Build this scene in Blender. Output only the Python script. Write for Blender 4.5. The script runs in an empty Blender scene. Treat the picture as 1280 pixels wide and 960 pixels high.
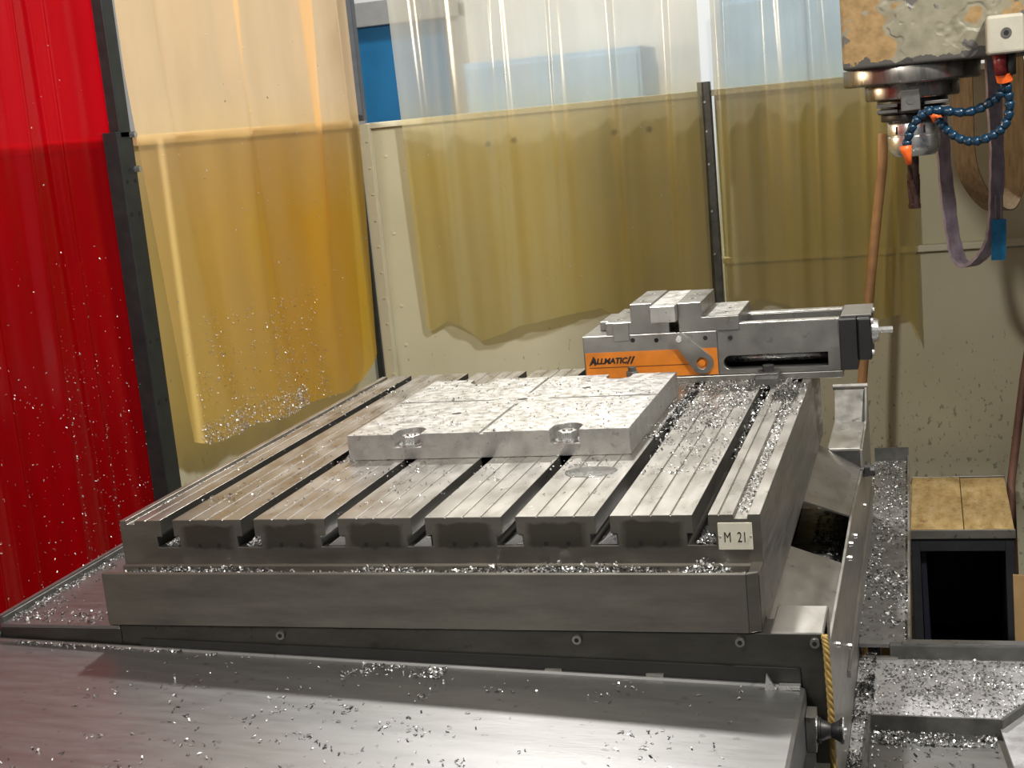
import bpy, bmesh, math, random
import numpy as np
from mathutils import Vector, Matrix

S = bpy.context.scene
COL = S.collection
random.seed(7)
RNG = np.random.default_rng(11)
PI = math.pi

# ------------------------------------------------------------------ camera
cam_d = bpy.data.cameras.new('camera')
cam_d.sensor_width = 36.0
cam_d.lens = 1765.346 * 36.0 / 1280.0
cam_d.clip_start = 0.02
cam_d.clip_end = 100
cam = bpy.data.objects.new('camera', cam_d)
COL.objects.link(cam)
right = Vector((0.956892, 0.274986, -0.093493))
down = Vector((-0.037428, -0.202467, -0.978574))
fwd = Vector((-0.288023, 0.939888, -0.183447))
M = Matrix.Identity(4)
for i in range(3):
    M[i][0] = right[i]; M[i][1] = -down[i]; M[i][2] = -fwd[i]
M[0][3], M[1][3], M[2][3] = 1.03859, -1.68323, 1.50338
cam.matrix_world = M
S.camera = cam

# ------------------------------------------------------------------ world, lamps, exposure
W = bpy.data.worlds.new('workshop_air'); S.world = W
W.use_nodes = True
W.node_tree.nodes['Background'].inputs[0].default_value = (0.93, 0.95, 1.0, 1)
W.node_tree.nodes['Background'].inputs[1].default_value = 0.20

def area(name, loc, target, size, power, color=(1, 1, 1), size_y=None):
    d = bpy.data.lights.new(name, 'AREA')
    d.energy = power; d.color = color; d.size = size
    if size_y:
        d.shape = 'RECTANGLE'; d.size_y = size_y
    else:
        d.shape = 'DISK'
    o = bpy.data.objects.new(name, d); COL.objects.link(o)
    o.location = loc
    o.rotation_euler = (Vector(target) - Vector(loc)).to_track_quat('-Z', 'Y').to_euler()
    return o

area('hall_lamp_behind', (-0.45, 3.95, 5.0), (0.45, 0.3, 0.9), 0.35, 230, (1.0, 0.97, 0.92))
area('hall_lamp_front', (-0.15, -1.9, 3.1), (0.8, 1.8, 1.0), 0.25, 75, (1.0, 0.95, 0.86))
area('added_fill_right', (1.9, -0.2, 3.0), (-0.1, 1.6, 1.1), 0.3, 120, (1.0, 0.95, 0.86))  # unseen fill light added to brighten the amber curtain and the box
area('added_hall_wash', (-0.5, 4.9, 4.4), (-0.6, 6.2, 1.6), 2.6, 105, (1.0, 0.98, 0.95), 0.3)  # unseen light added to brighten the hall wall behind the curtains
area('added_side_backlight', (-2.8, 1.1, 1.98), (-0.4, 1.0, 1.7), 0.5, 150, (1.0, 0.96, 0.9))  # unseen low light added to shine through the red curtain from behind

S.view_settings.view_transform = 'Standard'
S.view_settings.look = 'None'
S.view_settings.gamma = 1.0
S.view_settings.use_curve_mapping = False
S.view_settings.exposure = -0.38

# ------------------------------------------------------------------ material helpers
def newmat(name):
    m = bpy.data.materials.new(name); m.use_nodes = True
    nt = m.node_tree
    return m, nt, nt.nodes['Principled BSDF']

def nd(nt, t, **kw):
    n = nt.nodes.new(t)
    for k, v in kw.items():
        setattr(n, k, v)
    return n

def coords(nt, scale=(1, 1, 1)):
    tc = nd(nt, 'ShaderNodeTexCoord'); mp = nd(nt, 'ShaderNodeMapping')
    mp.inputs['Scale'].default_value = scale
    nt.links.new(tc.outputs['Object'], mp.inputs['Vector'])
    return mp.outputs['Vector']

def noise(nt, vec, scale, detail=4, rough=0.55):
    n = nd(nt, 'ShaderNodeTexNoise')
    n.inputs['Scale'].default_value = scale
    n.inputs['Detail'].default_value = detail
    n.inputs['Roughness'].default_value = rough
    nt.links.new(vec, n.inputs['Vector'])
    return n.outputs['Fac']

def ramp(nt, fac, stops):
    r = nd(nt, 'ShaderNodeValToRGB')
    e = r.color_ramp.elements
    while len(e) < len(stops):
        e.new(0.5)
    for el, (p, c) in zip(e, stops):
        el.position = p
        el.color = (c[0], c[1], c[2], 1) if not isinstance(c, (int, float)) else (c, c, c, 1)
    nt.links.new(fac, r.inputs['Fac'])
    return r.outputs['Color']

def mixc(nt, fac, a, b, mode='MIX'):
    n = nd(nt, 'ShaderNodeMix', data_type='RGBA', blend_type=mode)
    for sock, v in ((n.inputs[0], fac), (n.inputs[6], a), (n.inputs[7], b)):
        if isinstance(v, (int, float)):
            sock.default_value = v
        elif isinstance(v, tuple):
            sock.default_value = (v[0], v[1], v[2], 1)
        else:
            nt.links.new(v, sock)
    return n.outputs[2]

def bump(nt, bsdf, h, strength, dist=0.001):
    b = nd(nt, 'ShaderNodeBump')
    b.inputs['Strength'].default_value = strength
    b.inputs['Distance'].default_value = dist
    nt.links.new(h, b.inputs['Height'])
    nt.links.new(b.outputs['Normal'], bsdf.inputs['Normal'])

def metal(name, c1, c2, rough=0.38, rvar=0.12, metallic=0.85, stretch=(1, 1, 1), scale=14, spots=0.0, bumpv=0.15):
    m, nt, b = newmat(name)
    v = coords(nt, stretch)
    f = noise(nt, v, scale, 6, 0.65)
    col = ramp(nt, f, [(0.3, c1), (0.7, c2)])
    if spots:
        v2 = coords(nt)
        s = noise(nt, v2, 55, 3, 0.6)
        sm = ramp(nt, s, [(0.64, 0.0), (0.70, spots)])
        col = mixc(nt, sm, col, (0.05, 0.045, 0.035))
    nt.links.new(col, b.inputs['Base Color'])
    f2 = noise(nt, v, scale * 2.3, 4)
    rr = ramp(nt, f2, [(0.3, max(0.02, rough - rvar)), (0.7, rough + rvar)])
    nt.links.new(rr, b.inputs['Roughness'])
    b.inputs['Metallic'].default_value = metallic
    if bumpv:
        bump(nt, b, noise(nt, v, scale * 9, 3), bumpv, 0.0005)
    return m

def plain(name, c, rough=0.5, metallic=0.0, var=0.15, scale=20, bumpv=0.0):
    m, nt, b = newmat(name)
    v = coords(nt)
    f = noise(nt, v, scale, 4)
    lo = tuple(x * (1 - var) for x in c); hi = tuple(min(1, x * (1 + var)) for x in c)
    nt.links.new(ramp(nt, f, [(0.3, lo), (0.7, hi)]), b.inputs['Base Color'])
    b.inputs['Roughness'].default_value = rough
    b.inputs['Metallic'].default_value = metallic
    if bumpv:
        bump(nt, b, noise(nt, v, scale * 3, 4), bumpv, 0.001)
    return m

MT = {}
MT['table'] = metal('ground_table_steel', (0.31, 0.296, 0.272), (0.44, 0.422, 0.392), 0.33, 0.08, 0.92, (1.0, 0.35, 1.0), 16, 0.5)
MT['slot'] = metal('dark_slot_steel', (0.06, 0.057, 0.052), (0.12, 0.115, 0.105), 0.5, 0.08, 0.7, (1, 0.3, 1), 20, 0.0)  # slot walls set darker than the table top
MT['side'] = metal('table_side_steel', (0.24, 0.228, 0.205), (0.34, 0.325, 0.295), 0.40, 0.08, 0.88, (0.5, 0.4, 3.0), 14, 0.6)
MT['plate'] = metal('milled_plate_steel', (0.40, 0.395, 0.38), (0.58, 0.575, 0.555), 0.38, 0.12, 0.85, (1, 1, 1), 34, 0.4, 0.3)
MT['stainless'] = metal('brushed_stainless', (0.25, 0.25, 0.248), (0.29, 0.29, 0.287), 0.38, 0.03, 0.92, (0.4, 2.0, 1), 18, 0.3)
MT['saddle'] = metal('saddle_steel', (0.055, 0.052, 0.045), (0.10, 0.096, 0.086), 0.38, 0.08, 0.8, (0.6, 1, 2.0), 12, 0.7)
MT['guard'] = metal('guard_sheet_steel', (0.34, 0.325, 0.30), (0.46, 0.445, 0.415), 0.36, 0.08, 0.88, (1, 0.5, 1.5), 14, 0.5)
MT['tray'] = metal('tray_zinc', (0.42, 0.42, 0.44), (0.62, 0.62, 0.64), 0.42, 0.1, 0.7, (1, 1, 1), 20, 0.6)
MT['trough'] = metal('trough_steel', (0.16, 0.16, 0.16), (0.27, 0.27, 0.27), 0.45, 0.12, 0.7, (1, 1, 1), 25, 0.6)
MT['vise'] = metal('vise_ground_steel', (0.23, 0.226, 0.215), (0.32, 0.314, 0.30), 0.33, 0.06, 0.85, (1, 1, 1), 12, 0.3, 0.05)
MT['bright'] = metal('polished_steel', (0.66, 0.66, 0.65), (0.8, 0.8, 0.79), 0.28, 0.06, 0.9, (1, 1, 1), 20, 0.0, 0.0)
MT['flange'] = metal('turned_spindle_steel', (0.20, 0.19, 0.175), (0.40, 0.38, 0.35), 0.30, 0.08, 0.95, (3, 3, 0.4), 10, 0.0)
MT['darksteel'] = metal('dark_oxide_steel', (0.05, 0.05, 0.05), (0.10, 0.10, 0.10), 0.4, 0.1, 0.7, (1, 1, 1), 20, 0.0)
MT['rim'] = metal('dark_angle_steel', (0.07, 0.07, 0.068), (0.14, 0.14, 0.13), 0.45, 0.1, 0.5, (1, 1, 1), 30, 0.0)
MT['black'] = plain('black_anodised', (0.012, 0.012, 0.013), 0.45, 0.0)
MT['recess_black'] = plain('dark_recess_black', (0.016, 0.016, 0.015), 0.55, 0.0)
MT['hole'] = plain('painted_bore_shade', (0.008, 0.008, 0.008), 0.9)  # flat black discs stand in for the shade inside holes and sockets
MT['orange'] = plain('orange_enamel', (0.50, 0.155, 0.014), 0.38, 0.0, 0.14, 40)
MT['ink'] = plain('black_print', (0.01, 0.01, 0.01), 0.5)
MT['sign'] = plain('cream_sign_plastic', (0.62, 0.60, 0.50), 0.4, 0, 0.05, 60)
MT['post'] = plain('charcoal_painted_steel', (0.022, 0.027, 0.029), 0.42, 0.25, 0.25, 30)
MT['postgrey'] = plain('slate_painted_steel', (0.085, 0.095, 0.11), 0.42, 0.2, 0.15, 30)
MT['blueplastic'] = plain('blue_hose_plastic', (0.004, 0.028, 0.062), 0.30, 0, 0.2, 60)
MT['orangeplastic'] = plain('orange_nozzle_plastic', (0.80, 0.13, 0.02), 0.4, 0, 0.1)
MT['redhose'] = plain('dark_red_hose', (0.20, 0.018, 0.02), 0.4, 0, 0.25, 60)
MT['bracket'] = plain('cream_painted_block', (0.34, 0.325, 0.27), 0.45, 0, 0.08, 40)
MT['handle'] = plain('worn_broom_wood', (0.47, 0.25, 0.10), 0.55, 0, 0.3, 14)
MT['pipe'] = plain('rusty_brown_bar', (0.17, 0.085, 0.06), 0.6, 0.1, 0.25, 30)
MT['blue'] = plain('blue_enamel', (0.012, 0.17, 0.38), 0.35, 0, 0.12, 4)
MT['drum'] = plain('blue_drum_paint', (0.02, 0.07, 0.17), 0.4, 0, 0.25, 10)
MT['frame'] = plain('grey_window_frame', (0.36, 0.36, 0.35), 0.5, 0, 0.08)
MT['hall'] = plain('white_hall_plaster', (0.80, 0.80, 0.78), 0.8, 0, 0.04, 2)
MT['concrete'] = plain('stained_concrete', (0.16, 0.155, 0.14), 0.8, 0, 0.35, 6, 0.2)
MT['card'] = plain('brown_cardboard', (0.30, 0.19, 0.08), 0.8, 0, 0.2, 12)
MT['boxblack'] = plain('black_stool_carcass', (0.018, 0.020, 0.026), 0.6, 0, 0.3, 15)
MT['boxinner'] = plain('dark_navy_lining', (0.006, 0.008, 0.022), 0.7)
MT['tag'] = plain('bright_blue_tag', (0.02, 0.26, 0.55), 0.55, 0, 0.2, 60)
MT['rope'] = plain('yellow_rope_fibre', (0.32, 0.215, 0.06), 0.7, 0, 0.25, 80)

def wood_mat():
    m, nt, b = newmat('worn_plywood')
    v = coords(nt, (3, 1, 3)); f = noise(nt, v, 12, 6, 0.7)
    c = ramp(nt, f, [(0.25, (0.28, 0.17, 0.06)), (0.5, (0.50, 0.35, 0.15)), (0.75, (0.66, 0.52, 0.29))])
    f2 = noise(nt, coords(nt), 70, 3)
    c = mixc(nt, ramp(nt, f2, [(0.6, 0.0), (0.72, 0.6)]), c, (0.10, 0.07, 0.04))
    nt.links.new(c, b.inputs['Base Color']); b.inputs['Roughness'].default_value = 0.7
    return m
MT['wood'] = wood_mat()

def front_face_mat():
    """table front: dark oil stains between the slots."""
    m, nt, b = newmat('table_front_steel')
    v = coords(nt)
    base = ramp(nt, noise(nt, coords(nt, (0.6, 1, 3)), 14, 6, 0.65), [(0.3, (0.15, 0.141, 0.123)), (0.7, (0.235, 0.222, 0.194))])
    sep = nd(nt, 'ShaderNodeSeparateXYZ'); nt.links.new(v, sep.inputs[0])
    def mth(op, a, bb=None):
        n = nd(nt, 'ShaderNodeMath', operation=op)
        for i, q in enumerate((a, bb)):
            if q is None: continue
            if isinstance(q, (int, float)): n.inputs[i].default_value = q
            else: nt.links.new(q, n.inputs[i])
        return n.outputs[0]
    wob = mth('MULTIPLY', mth('SUBTRACT', noise(nt, v, 40, 3), 0.5), 0.018)
    x = mth('ADD', sep.outputs[0], wob)
    fx = mth('ABSOLUTE', mth('SUBTRACT', mth('FRACT', mth('DIVIDE', mth('ADD', x, 1.25), 0.125)), 0.5))
    def cl(q):
        n = nd(nt, 'ShaderNodeClamp'); nt.links.new(q, n.inputs[0]); return n.outputs[0]
    inx = cl(mth('MULTIPLY', mth('SUBTRACT', 0.335, fx), 14.0))
    z = mth('ADD', sep.outputs[2], wob)
    inz = mth('MULTIPLY', cl(mth('MULTIPLY', mth('SUBTRACT', z, 0.9565), 260.0)), cl(mth('MULTIPLY', mth('SUBTRACT', 0.9935, z), 260.0)))
    lim = mth('MULTIPLY', mth('GREATER_THAN', x, 0.0), mth('LESS_THAN', x, 0.75))
    k = mth('MULTIPLY', mth('MULTIPLY', inx, inz), mth('MULTIPLY', lim, 0.7))
    col = mixc(nt, k, base, (0.055, 0.047, 0.035))
    nt.links.new(col, b.inputs['Base Color'])
    b.inputs['Metallic'].default_value = 0.8; b.inputs['Roughness'].default_value = 0.34
    bump(nt, b, noise(nt, v, 160, 3), 0.12, 0.0005)
    return m
MT['front'] = front_face_mat()

def wall_mat():
    m, nt, b = newmat('beige_sheet_panel')
    v = coords(nt)
    c = ramp(nt, noise(nt, v, 3, 4), [(0.3, (0.49, 0.465, 0.325)), (0.7, (0.57, 0.54, 0.395))])
    # coolant splatter, denser towards the lower panels
    sep = nd(nt, 'ShaderNodeSeparateXYZ'); nt.links.new(v, sep.inputs[0])
    mr = nd(nt, 'ShaderNodeMapRange')
    mr.inputs[1].default_value = 0.95; mr.inputs[2].default_value = 0.55
    mr.inputs[3].default_value = 0.0; mr.inputs[4].default_value = 0.10
    nt.links.new(sep.outputs[2], mr.inputs[0])
    sp = noise(nt, coords(nt, (1.2, 1.2, 0.75)), 62, 4, 0.6)
    ad = nd(nt, 'ShaderNodeMath', operation='ADD'); nt.links.new(sp, ad.inputs[0]); nt.links.new(mr.outputs[0], ad.inputs[1])
    c = mixc(nt, ramp(nt, ad.outputs[0], [(0.685, 0.0), (0.74, 0.65)]), c, (0.14, 0.13, 0.09))
    nt.links.new(c, b.inputs['Base Color']); b.inputs['Roughness'].default_value = 0.5
    return m
MT['wall'] = wall_mat()
MT['lip'] = plain('beige_lip', (0.60, 0.57, 0.43), 0.45, 0, 0.05, 6)

def curtain_mat(name, tint, trans, gloss=0.07, clear=0.32, haze=0.38, rough=0.25, dirt=None, stain_shade_z=(0.8, 1.2), stain_shade_amt=0.5, back_tint=None):
    """PVC strip: part clear, part hazy transmission, part diffusing, a little surface gloss."""
    m = bpy.data.materials.new(name); m.use_nodes = True
    nt = m.node_tree; nt.nodes.clear()
    out = nd(nt, 'ShaderNodeOutputMaterial')
    v = coords(nt)
    f = noise(nt, coords(nt, (1, 1, 0.25)), 9, 4)
    k = ramp(nt, f, [(0.3, 0.86), (0.7, 1.0)])
    ct = mixc(nt, 1.0, tint, k, 'MULTIPLY'); cd = mixc(nt, 1.0, trans, k, 'MULTIPLY')
    if dirt:  # yellow staining plus dimmer backlight below the wall top, both put into the colour
        sep = nd(nt, 'ShaderNodeSeparateXYZ'); nt.links.new(v, sep.inputs[0])
        mr = nd(nt, 'ShaderNodeMapRange')
        mr.inputs[1].default_value = stain_shade_z[1]; mr.inputs[2].default_value = stain_shade_z[0]
        mr.inputs[3].default_value = 0.0; mr.inputs[4].default_value = stain_shade_amt
        nt.links.new(sep.outputs[2], mr.inputs[0])
        n2 = noise(nt, coords(nt, (1, 1, 0.4)), 6, 4)
        mu = nd(nt, 'ShaderNodeMath', operation='MULTIPLY', use_clamp=True)
        nt.links.new(mr.outputs[0], mu.inputs[0]); nt.links.new(ramp(nt, n2, [(0.25, 0.5), (0.7, 1.0)]), mu.inputs[1])
        if back_tint:
            my = nd(nt, 'ShaderNodeMapRange'); my.inputs[1].default_value = 1.25; my.inputs[2].default_value = 2.0  # tint turns more orange towards the back
            ay = nd(nt, 'ShaderNodeMath', operation='MULTIPLY_ADD'); nt.links.new(n2, ay.inputs[0]); ay.inputs[1].default_value = 0.5; nt.links.new(sep.outputs[1], ay.inputs[2])
            nt.links.new(ay.outputs[0], my.inputs[0])
            dirt = mixc(nt, my.outputs[0], dirt, back_tint)
        ct = mixc(nt, mu.outputs[0], ct, dirt); cd = mixc(nt, mu.outputs[0], cd, dirt)
    tr = nd(nt, 'ShaderNodeBsdfTransparent'); rf = nd(nt, 'ShaderNodeBsdfRefraction')
    tl = nd(nt, 'ShaderNodeBsdfTranslucent'); df = nd(nt, 'ShaderNodeBsdfDiffuse'); gl = nd(nt, 'ShaderNodeBsdfGlossy')
    rf.inputs['IOR'].default_value = 1.01; rf.inputs['Roughness'].default_value = rough
    gl.inputs['Roughness'].default_value = 0.18
    for s in (tr, rf):
        nt.links.new(ct, s.inputs['Color'])
    for s in (tl, df):
        nt.links.new(cd, s.inputs['Color'])
    def mix(fac, a, b_):
        x = nd(nt, 'ShaderNodeMixShader'); x.inputs[0].default_value = fac
        nt.links.new(a.outputs[0], x.inputs[1]); nt.links.new(b_.outputs[0], x.inputs[2]); return x
    diff = mix(0.55, tl, df)
    thru = mix(haze / (haze + clear), tr, rf)
    body = mix(clear + haze, diff, thru)
    fin = mix(gloss, body, gl)
    nt.links.new(fin.outputs[0], out.inputs['Surface'])
    return m
MT['curt_back'] = curtain_mat('yellowed_clear_pvc', (0.95, 0.93, 0.84), (0.76, 0.75, 0.66), 0.05, 0.38, 0.28, 0.6, (0.90, 0.79, 0.36), (1.40, 1.60), 0.95)
MT['curt_left'] = curtain_mat('amber_pvc', (0.99, 0.82, 0.58), (0.92, 0.66, 0.38), 0.05, 0.46, 0.14, 0.40, (1.0, 0.80, 0.30), (1.3, 1.62), 0.95, (1.0, 0.64, 0.05))
MT['curt_red'] = curtain_mat('red_welding_pvc', (0.70, 0.005, 0.014), (0.62, 0.003, 0.010), 0.035, 0.40, 0.20, 0.2)

def mthlt(nt, a, lim):
    n = nd(nt, 'ShaderNodeMath', operation='LESS_THAN'); nt.links.new(a, n.inputs[0]); n.inputs[1].default_value = lim
    return n.outputs[0]

def head_mat():
    m, nt, b = newmat('peeling_head_paint')
    v = coords(nt, (1, 1, 1.2))
    n1 = noise(nt, v, 9, 3, 0.5); n2 = noise(nt, coords(nt, (1.3, 1, 1)), 13, 4, 0.55)
    base = ramp(nt, noise(nt, v, 40, 4), [(0.3, (0.14, 0.128, 0.088)), (0.7, (0.21, 0.195, 0.142))])
    tan = ramp(nt, noise(nt, v, 60, 4), [(0.3, (0.17, 0.105, 0.038)), (0.7, (0.28, 0.18, 0.075))])
    c = mixc(nt, ramp(nt, n1, [(0.56, 0.0), (0.575, 1.0)]), base, tan)
    c = mixc(nt, ramp(nt, n2, [(0.60, 0.0), (0.615, 1.0)]), c, (0.075, 0.072, 0.068))
    # paint chipped off along the lower edge
    sep = nd(nt, 'ShaderNodeSeparateXYZ'); nt.links.new(coords(nt), sep.inputs[0])
    sb = nd(nt, 'ShaderNodeMath', operation='MULTIPLY_ADD'); nt.links.new(noise(nt, v, 26, 4), sb.inputs[0]); sb.inputs[1].default_value = -0.05; nt.links.new(sep.outputs[2], sb.inputs[2])
    c = mixc(nt, mthlt(nt, sb.outputs[0], 1.522), c, (0.05, 0.047, 0.043))
    nt.links.new(c, b.inputs['Base Color']); b.inputs['Roughness'].default_value = 0.5
    bump(nt, b, ramp(nt, n1, [(0.50, 1.0), (0.53, 0.0)]), 0.5, 0.004)
    return m
MT['head'] = head_mat()

def strap_mat(name, c1, c2, sx):
    m, nt, b = newmat(name)
    v = coords(nt, (sx, sx * 0.6, 1.5))
    c = ramp(nt, noise(nt, v, 14, 5, 0.6), [(0.3, c1), (0.7, c2)])
    nt.links.new(c, b.inputs['Base Color']); b.inputs['Roughness'].default_value = 0.85
    bump(nt, b, noise(nt, coords(nt), 260, 2), 0.4, 0.001)
    return m
MT['tan'] = strap_mat('tan_webbing', (0.22, 0.155, 0.085), (0.40, 0.30, 0.19), 10)
MT['purple'] = strap_mat('mauve_sling_fabric', (0.24, 0.185, 0.235), (0.52, 0.44, 0.52), 3)

def chip_mat(name, lo):
    m, nt, b = newmat(name)
    g = nd(nt, 'ShaderNodeNewGeometry')
    c = ramp(nt, g.outputs['Random Per Island'], [(0.0, (0.05 + lo, 0.05 + lo, 0.053 + lo)), (0.4, (0.16 + lo, 0.16 + lo, 0.16 + lo)), (0.7, (0.45 + lo, 0.45 + lo, 0.445 + lo)), (1.0, (0.90, 0.90, 0.88))])
    nt.links.new(c, b.inputs['Base Color'])
    b.inputs['Metallic'].default_value = 0.5; b.inputs['Roughness'].default_value = 0.3
    return m
MT['chip'] = chip_mat('metal_chips', 0.0)
MT['brightchip'] = chip_mat('sparkle_metal_chips', 0.3)  # lighter copy: the chips' white sparkle is put into the colour

# ------------------------------------------------------------------ mesh helpers
def thing(name, label, cat, loc, group=None):
    o = bpy.data.objects.new(name, None); COL.objects.link(o)
    o.location = loc; o.empty_display_size = 0.05
    o['label'] = label; o['category'] = cat
    if group: o['group'] = group
    return o

def tag(o, label, cat, group=None, kind=None):
    o['label'] = label; o['category'] = cat
    if group: o['group'] = group
    if kind: o['kind'] = kind
    return o

def struct(o, label=None, cat=None):
    o['kind'] = 'structure'
    if label: o['label'] = label
    if cat: o['category'] = cat
    return o

def link(name, me, m, parent=None, smooth=False):
    o = bpy.data.objects.new(name, me); COL.objects.link(o)
    for mm in (m if isinstance(m, (list, tuple)) else [m]):
        me.materials.append(MT[mm] if isinstance(mm, str) else mm)
    if parent is not None:
        o.parent = parent
        if parent.type == 'EMPTY':
            o.matrix_parent_inverse = Matrix.Translation(parent.location).inverted()
    if smooth:
        for p in me.polygons: p.use_smooth = True
    return o

def obj(name, bm, m, parent=None, bev=0.0, seg=2, smooth=False):
    bmesh.ops.recalc_face_normals(bm, faces=bm.faces)
    me = bpy.data.meshes.new(name); bm.to_mesh(me); bm.free()
    o = link(name, me, m, parent, smooth)
    if bev:
        md = o.modifiers.new('bevel', 'BEVEL'); md.width = bev; md.segments = seg
        md.limit_method = 'ANGLE'; md.angle_limit = math.radians(35)
    if smooth == 'auto':
        for e in me.edges: pass
    return o

def box(bm, x0, x1, y0, y1, z0, z1):
    vs = [bm.verts.new((x, y, z)) for z in (z0, z1) for y in (y0, y1) for x in (x0, x1)]
    for f in ((0, 1, 3, 2), (4, 6, 7, 5), (0, 4, 5, 1), (2, 3, 7, 6), (0, 2, 6, 4), (1, 5, 7, 3)):
        bm.faces.new([vs[i] for i in f])
    return bm

def B(*a):
    bm = bmesh.new(); box(bm, *a); return bm

def hexa(bm, lo, hi):
    """two matching 4-point loops joined into a solid"""
    a = [bm.verts.new(p) for p in lo]; b = [bm.verts.new(p) for p in hi]
    bm.faces.new(a); bm.faces.new(b[::-1])
    for i in range(len(a)):
        j = (i + 1) % len(a)
        bm.faces.new([a[i], a[j], b[j], b[i]])
    return bm

def prism(bm, poly, axis, a, b):
    """poly: 2-D loop; axis 'x','y','z' extruded from a to b"""
    def P(u, v, t):
        return {'x': (t, u, v), 'y': (u, t, v), 'z': (u, v, t)}[axis]
    return hexa(bm, [P(u, v, a) for u, v in poly], [P(u, v, b) for u, v in poly])

def frame_of(d):
    d = Vector(d).normalized()
    u = d.orthogonal().normalized(); return u, d.cross(u), d

def cone(bm, p0, p1, r0, r1=None, n=20, caps=True, phase=0.0):
    r1 = r0 if r1 is None else r1
    p0 = Vector(p0); p1 = Vector(p1); u, w, d = frame_of(p1 - p0)
    A = []; Bv = []
    for i in range(n):
        t = 2 * PI * i / n + phase
        o = u * math.cos(t) + w * math.sin(t)
        A.append(bm.verts.new(p0 + o * r0)); Bv.append(bm.verts.new(p1 + o * r1))
    for i in range(n):
        j = (i + 1) % n
        bm.faces.new([A[i], A[j], Bv[j], Bv[i]])
    if caps:
        bm.faces.new(A[::-1]); bm.faces.new(Bv)
    return bm

def lathe(bm, prof, c, n=40):
    """prof: (r,z) list; around vertical axis at c=(x,y)"""
    rings = []
    for r, z in prof:
        rings.append([bm.verts.new((c[0] + r * math.cos(2 * PI * i / n), c[1] + r * math.sin(2 * PI * i / n), z)) for i in range(n)])
    for a, b in zip(rings, rings[1:]):
        for i in range(n):
            j = (i + 1) % n
            bm.faces.new([a[i], a[j], b[j], b[i]])
    bm.faces.new(rings[0][::-1]); bm.faces.new(rings[-1])
    return bm

def tube(bm, pts, r, n=10):
    pts = [Vector(p) for p in pts]; rings = []
    for i, p in enumerate(pts):
        d = (pts[min(i + 1, len(pts) - 1)] - pts[max(i - 1, 0)]).normalized()
        ref = Vector((0, 1, 0)) if abs(d.y) < 0.9 else Vector((1, 0, 0))
        u = d.cross(ref).normalized(); w = d.cross(u)
        rr = r[i] if isinstance(r, (list, tuple)) else r
        rings.append([bm.verts.new(p + (u * math.cos(2 * PI * k / n) + w * math.sin(2 * PI * k / n)) * rr) for k in range(n)])
    for a, b in zip(rings, rings[1:]):
        for i in range(n):
            j = (i + 1) % n
            bm.faces.new([a[i], a[j], b[j], b[i]])
    bm.faces.new(rings[0][::-1]); bm.faces.new(rings[-1])
    return bm

def crom(pts, n):
    """Catmull-Rom resample"""
    pts = [Vector(p) for p in pts]; P = [2 * pts[0] - pts[1]] + pts + [2 * pts[-1] - pts[-2]]
    out = []
    m = len(pts) - 1
    for k in range(n):
        t = k / (n - 1) * m; i = min(int(t), m - 1); f = t - i
        a, b, c, d = P[i:i + 4]
        out.append(0.5 * ((2 * b) + (c - a) * f + (2 * a - 5 * b + 4 * c - d) * f * f + (3 * b - a - 3 * c + d) * f ** 3))
    return out

def cut(o, cutters):
    """boolean difference, baked into the mesh"""
    for i, bm in enumerate(cutters):
        bmesh.ops.recalc_face_normals(bm, faces=bm.faces)
        me = bpy.data.meshes.new('cutter'); bm.to_mesh(me); bm.free()
        c = bpy.data.objects.new('cutter', me); COL.objects.link(c)
        md = o.modifiers.new('cut', 'BOOLEAN'); md.object = c; md.operation = 'DIFFERENCE'; md.solver = 'EXACT'
        bpy.context.view_layer.update()
        dg = bpy.context.evaluated_depsgraph_get()
        new = bpy.data.meshes.new_from_object(o.evaluated_get(dg))
        old = o.data; o.modifiers.clear(); o.data = new; bpy.data.meshes.remove(old)
        bpy.data.objects.remove(c); bpy.data.meshes.remove(me)
    return o

def bevel(o, w, seg=2):
    md = o.modifiers.new('bevel', 'BEVEL'); md.width = w; md.segments = seg
    md.limit_method = 'ANGLE'; md.angle_limit = math.radians(35); return o

def text(name, body, m, parent, loc, size, shear=0.0, bold=0.0, sx=1.0, rot=(PI / 2, 0, 0)):
    cu = bpy.data.curves.new(name, 'FONT'); cu.body = body; cu.size = size; cu.shear = shear
    cu.offset = bold; cu.extrude = 0.0002
    t = bpy.data.objects.new(name, cu); COL.objects.link(t)
    bpy.context.view_layer.update()
    me = bpy.data.meshes.new_from_object(t.evaluated_get(bpy.context.evaluated_depsgraph_get()))
    bpy.data.objects.remove(t)
    from mathutils import Euler
    me.transform(Matrix.Translation(Vector(loc)) @ Euler(rot).to_matrix().to_4x4() @ Matrix.Diagonal((sx, 1, 1, 1)))
    me.materials.clear()
    return link(name, me, m, parent)

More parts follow.
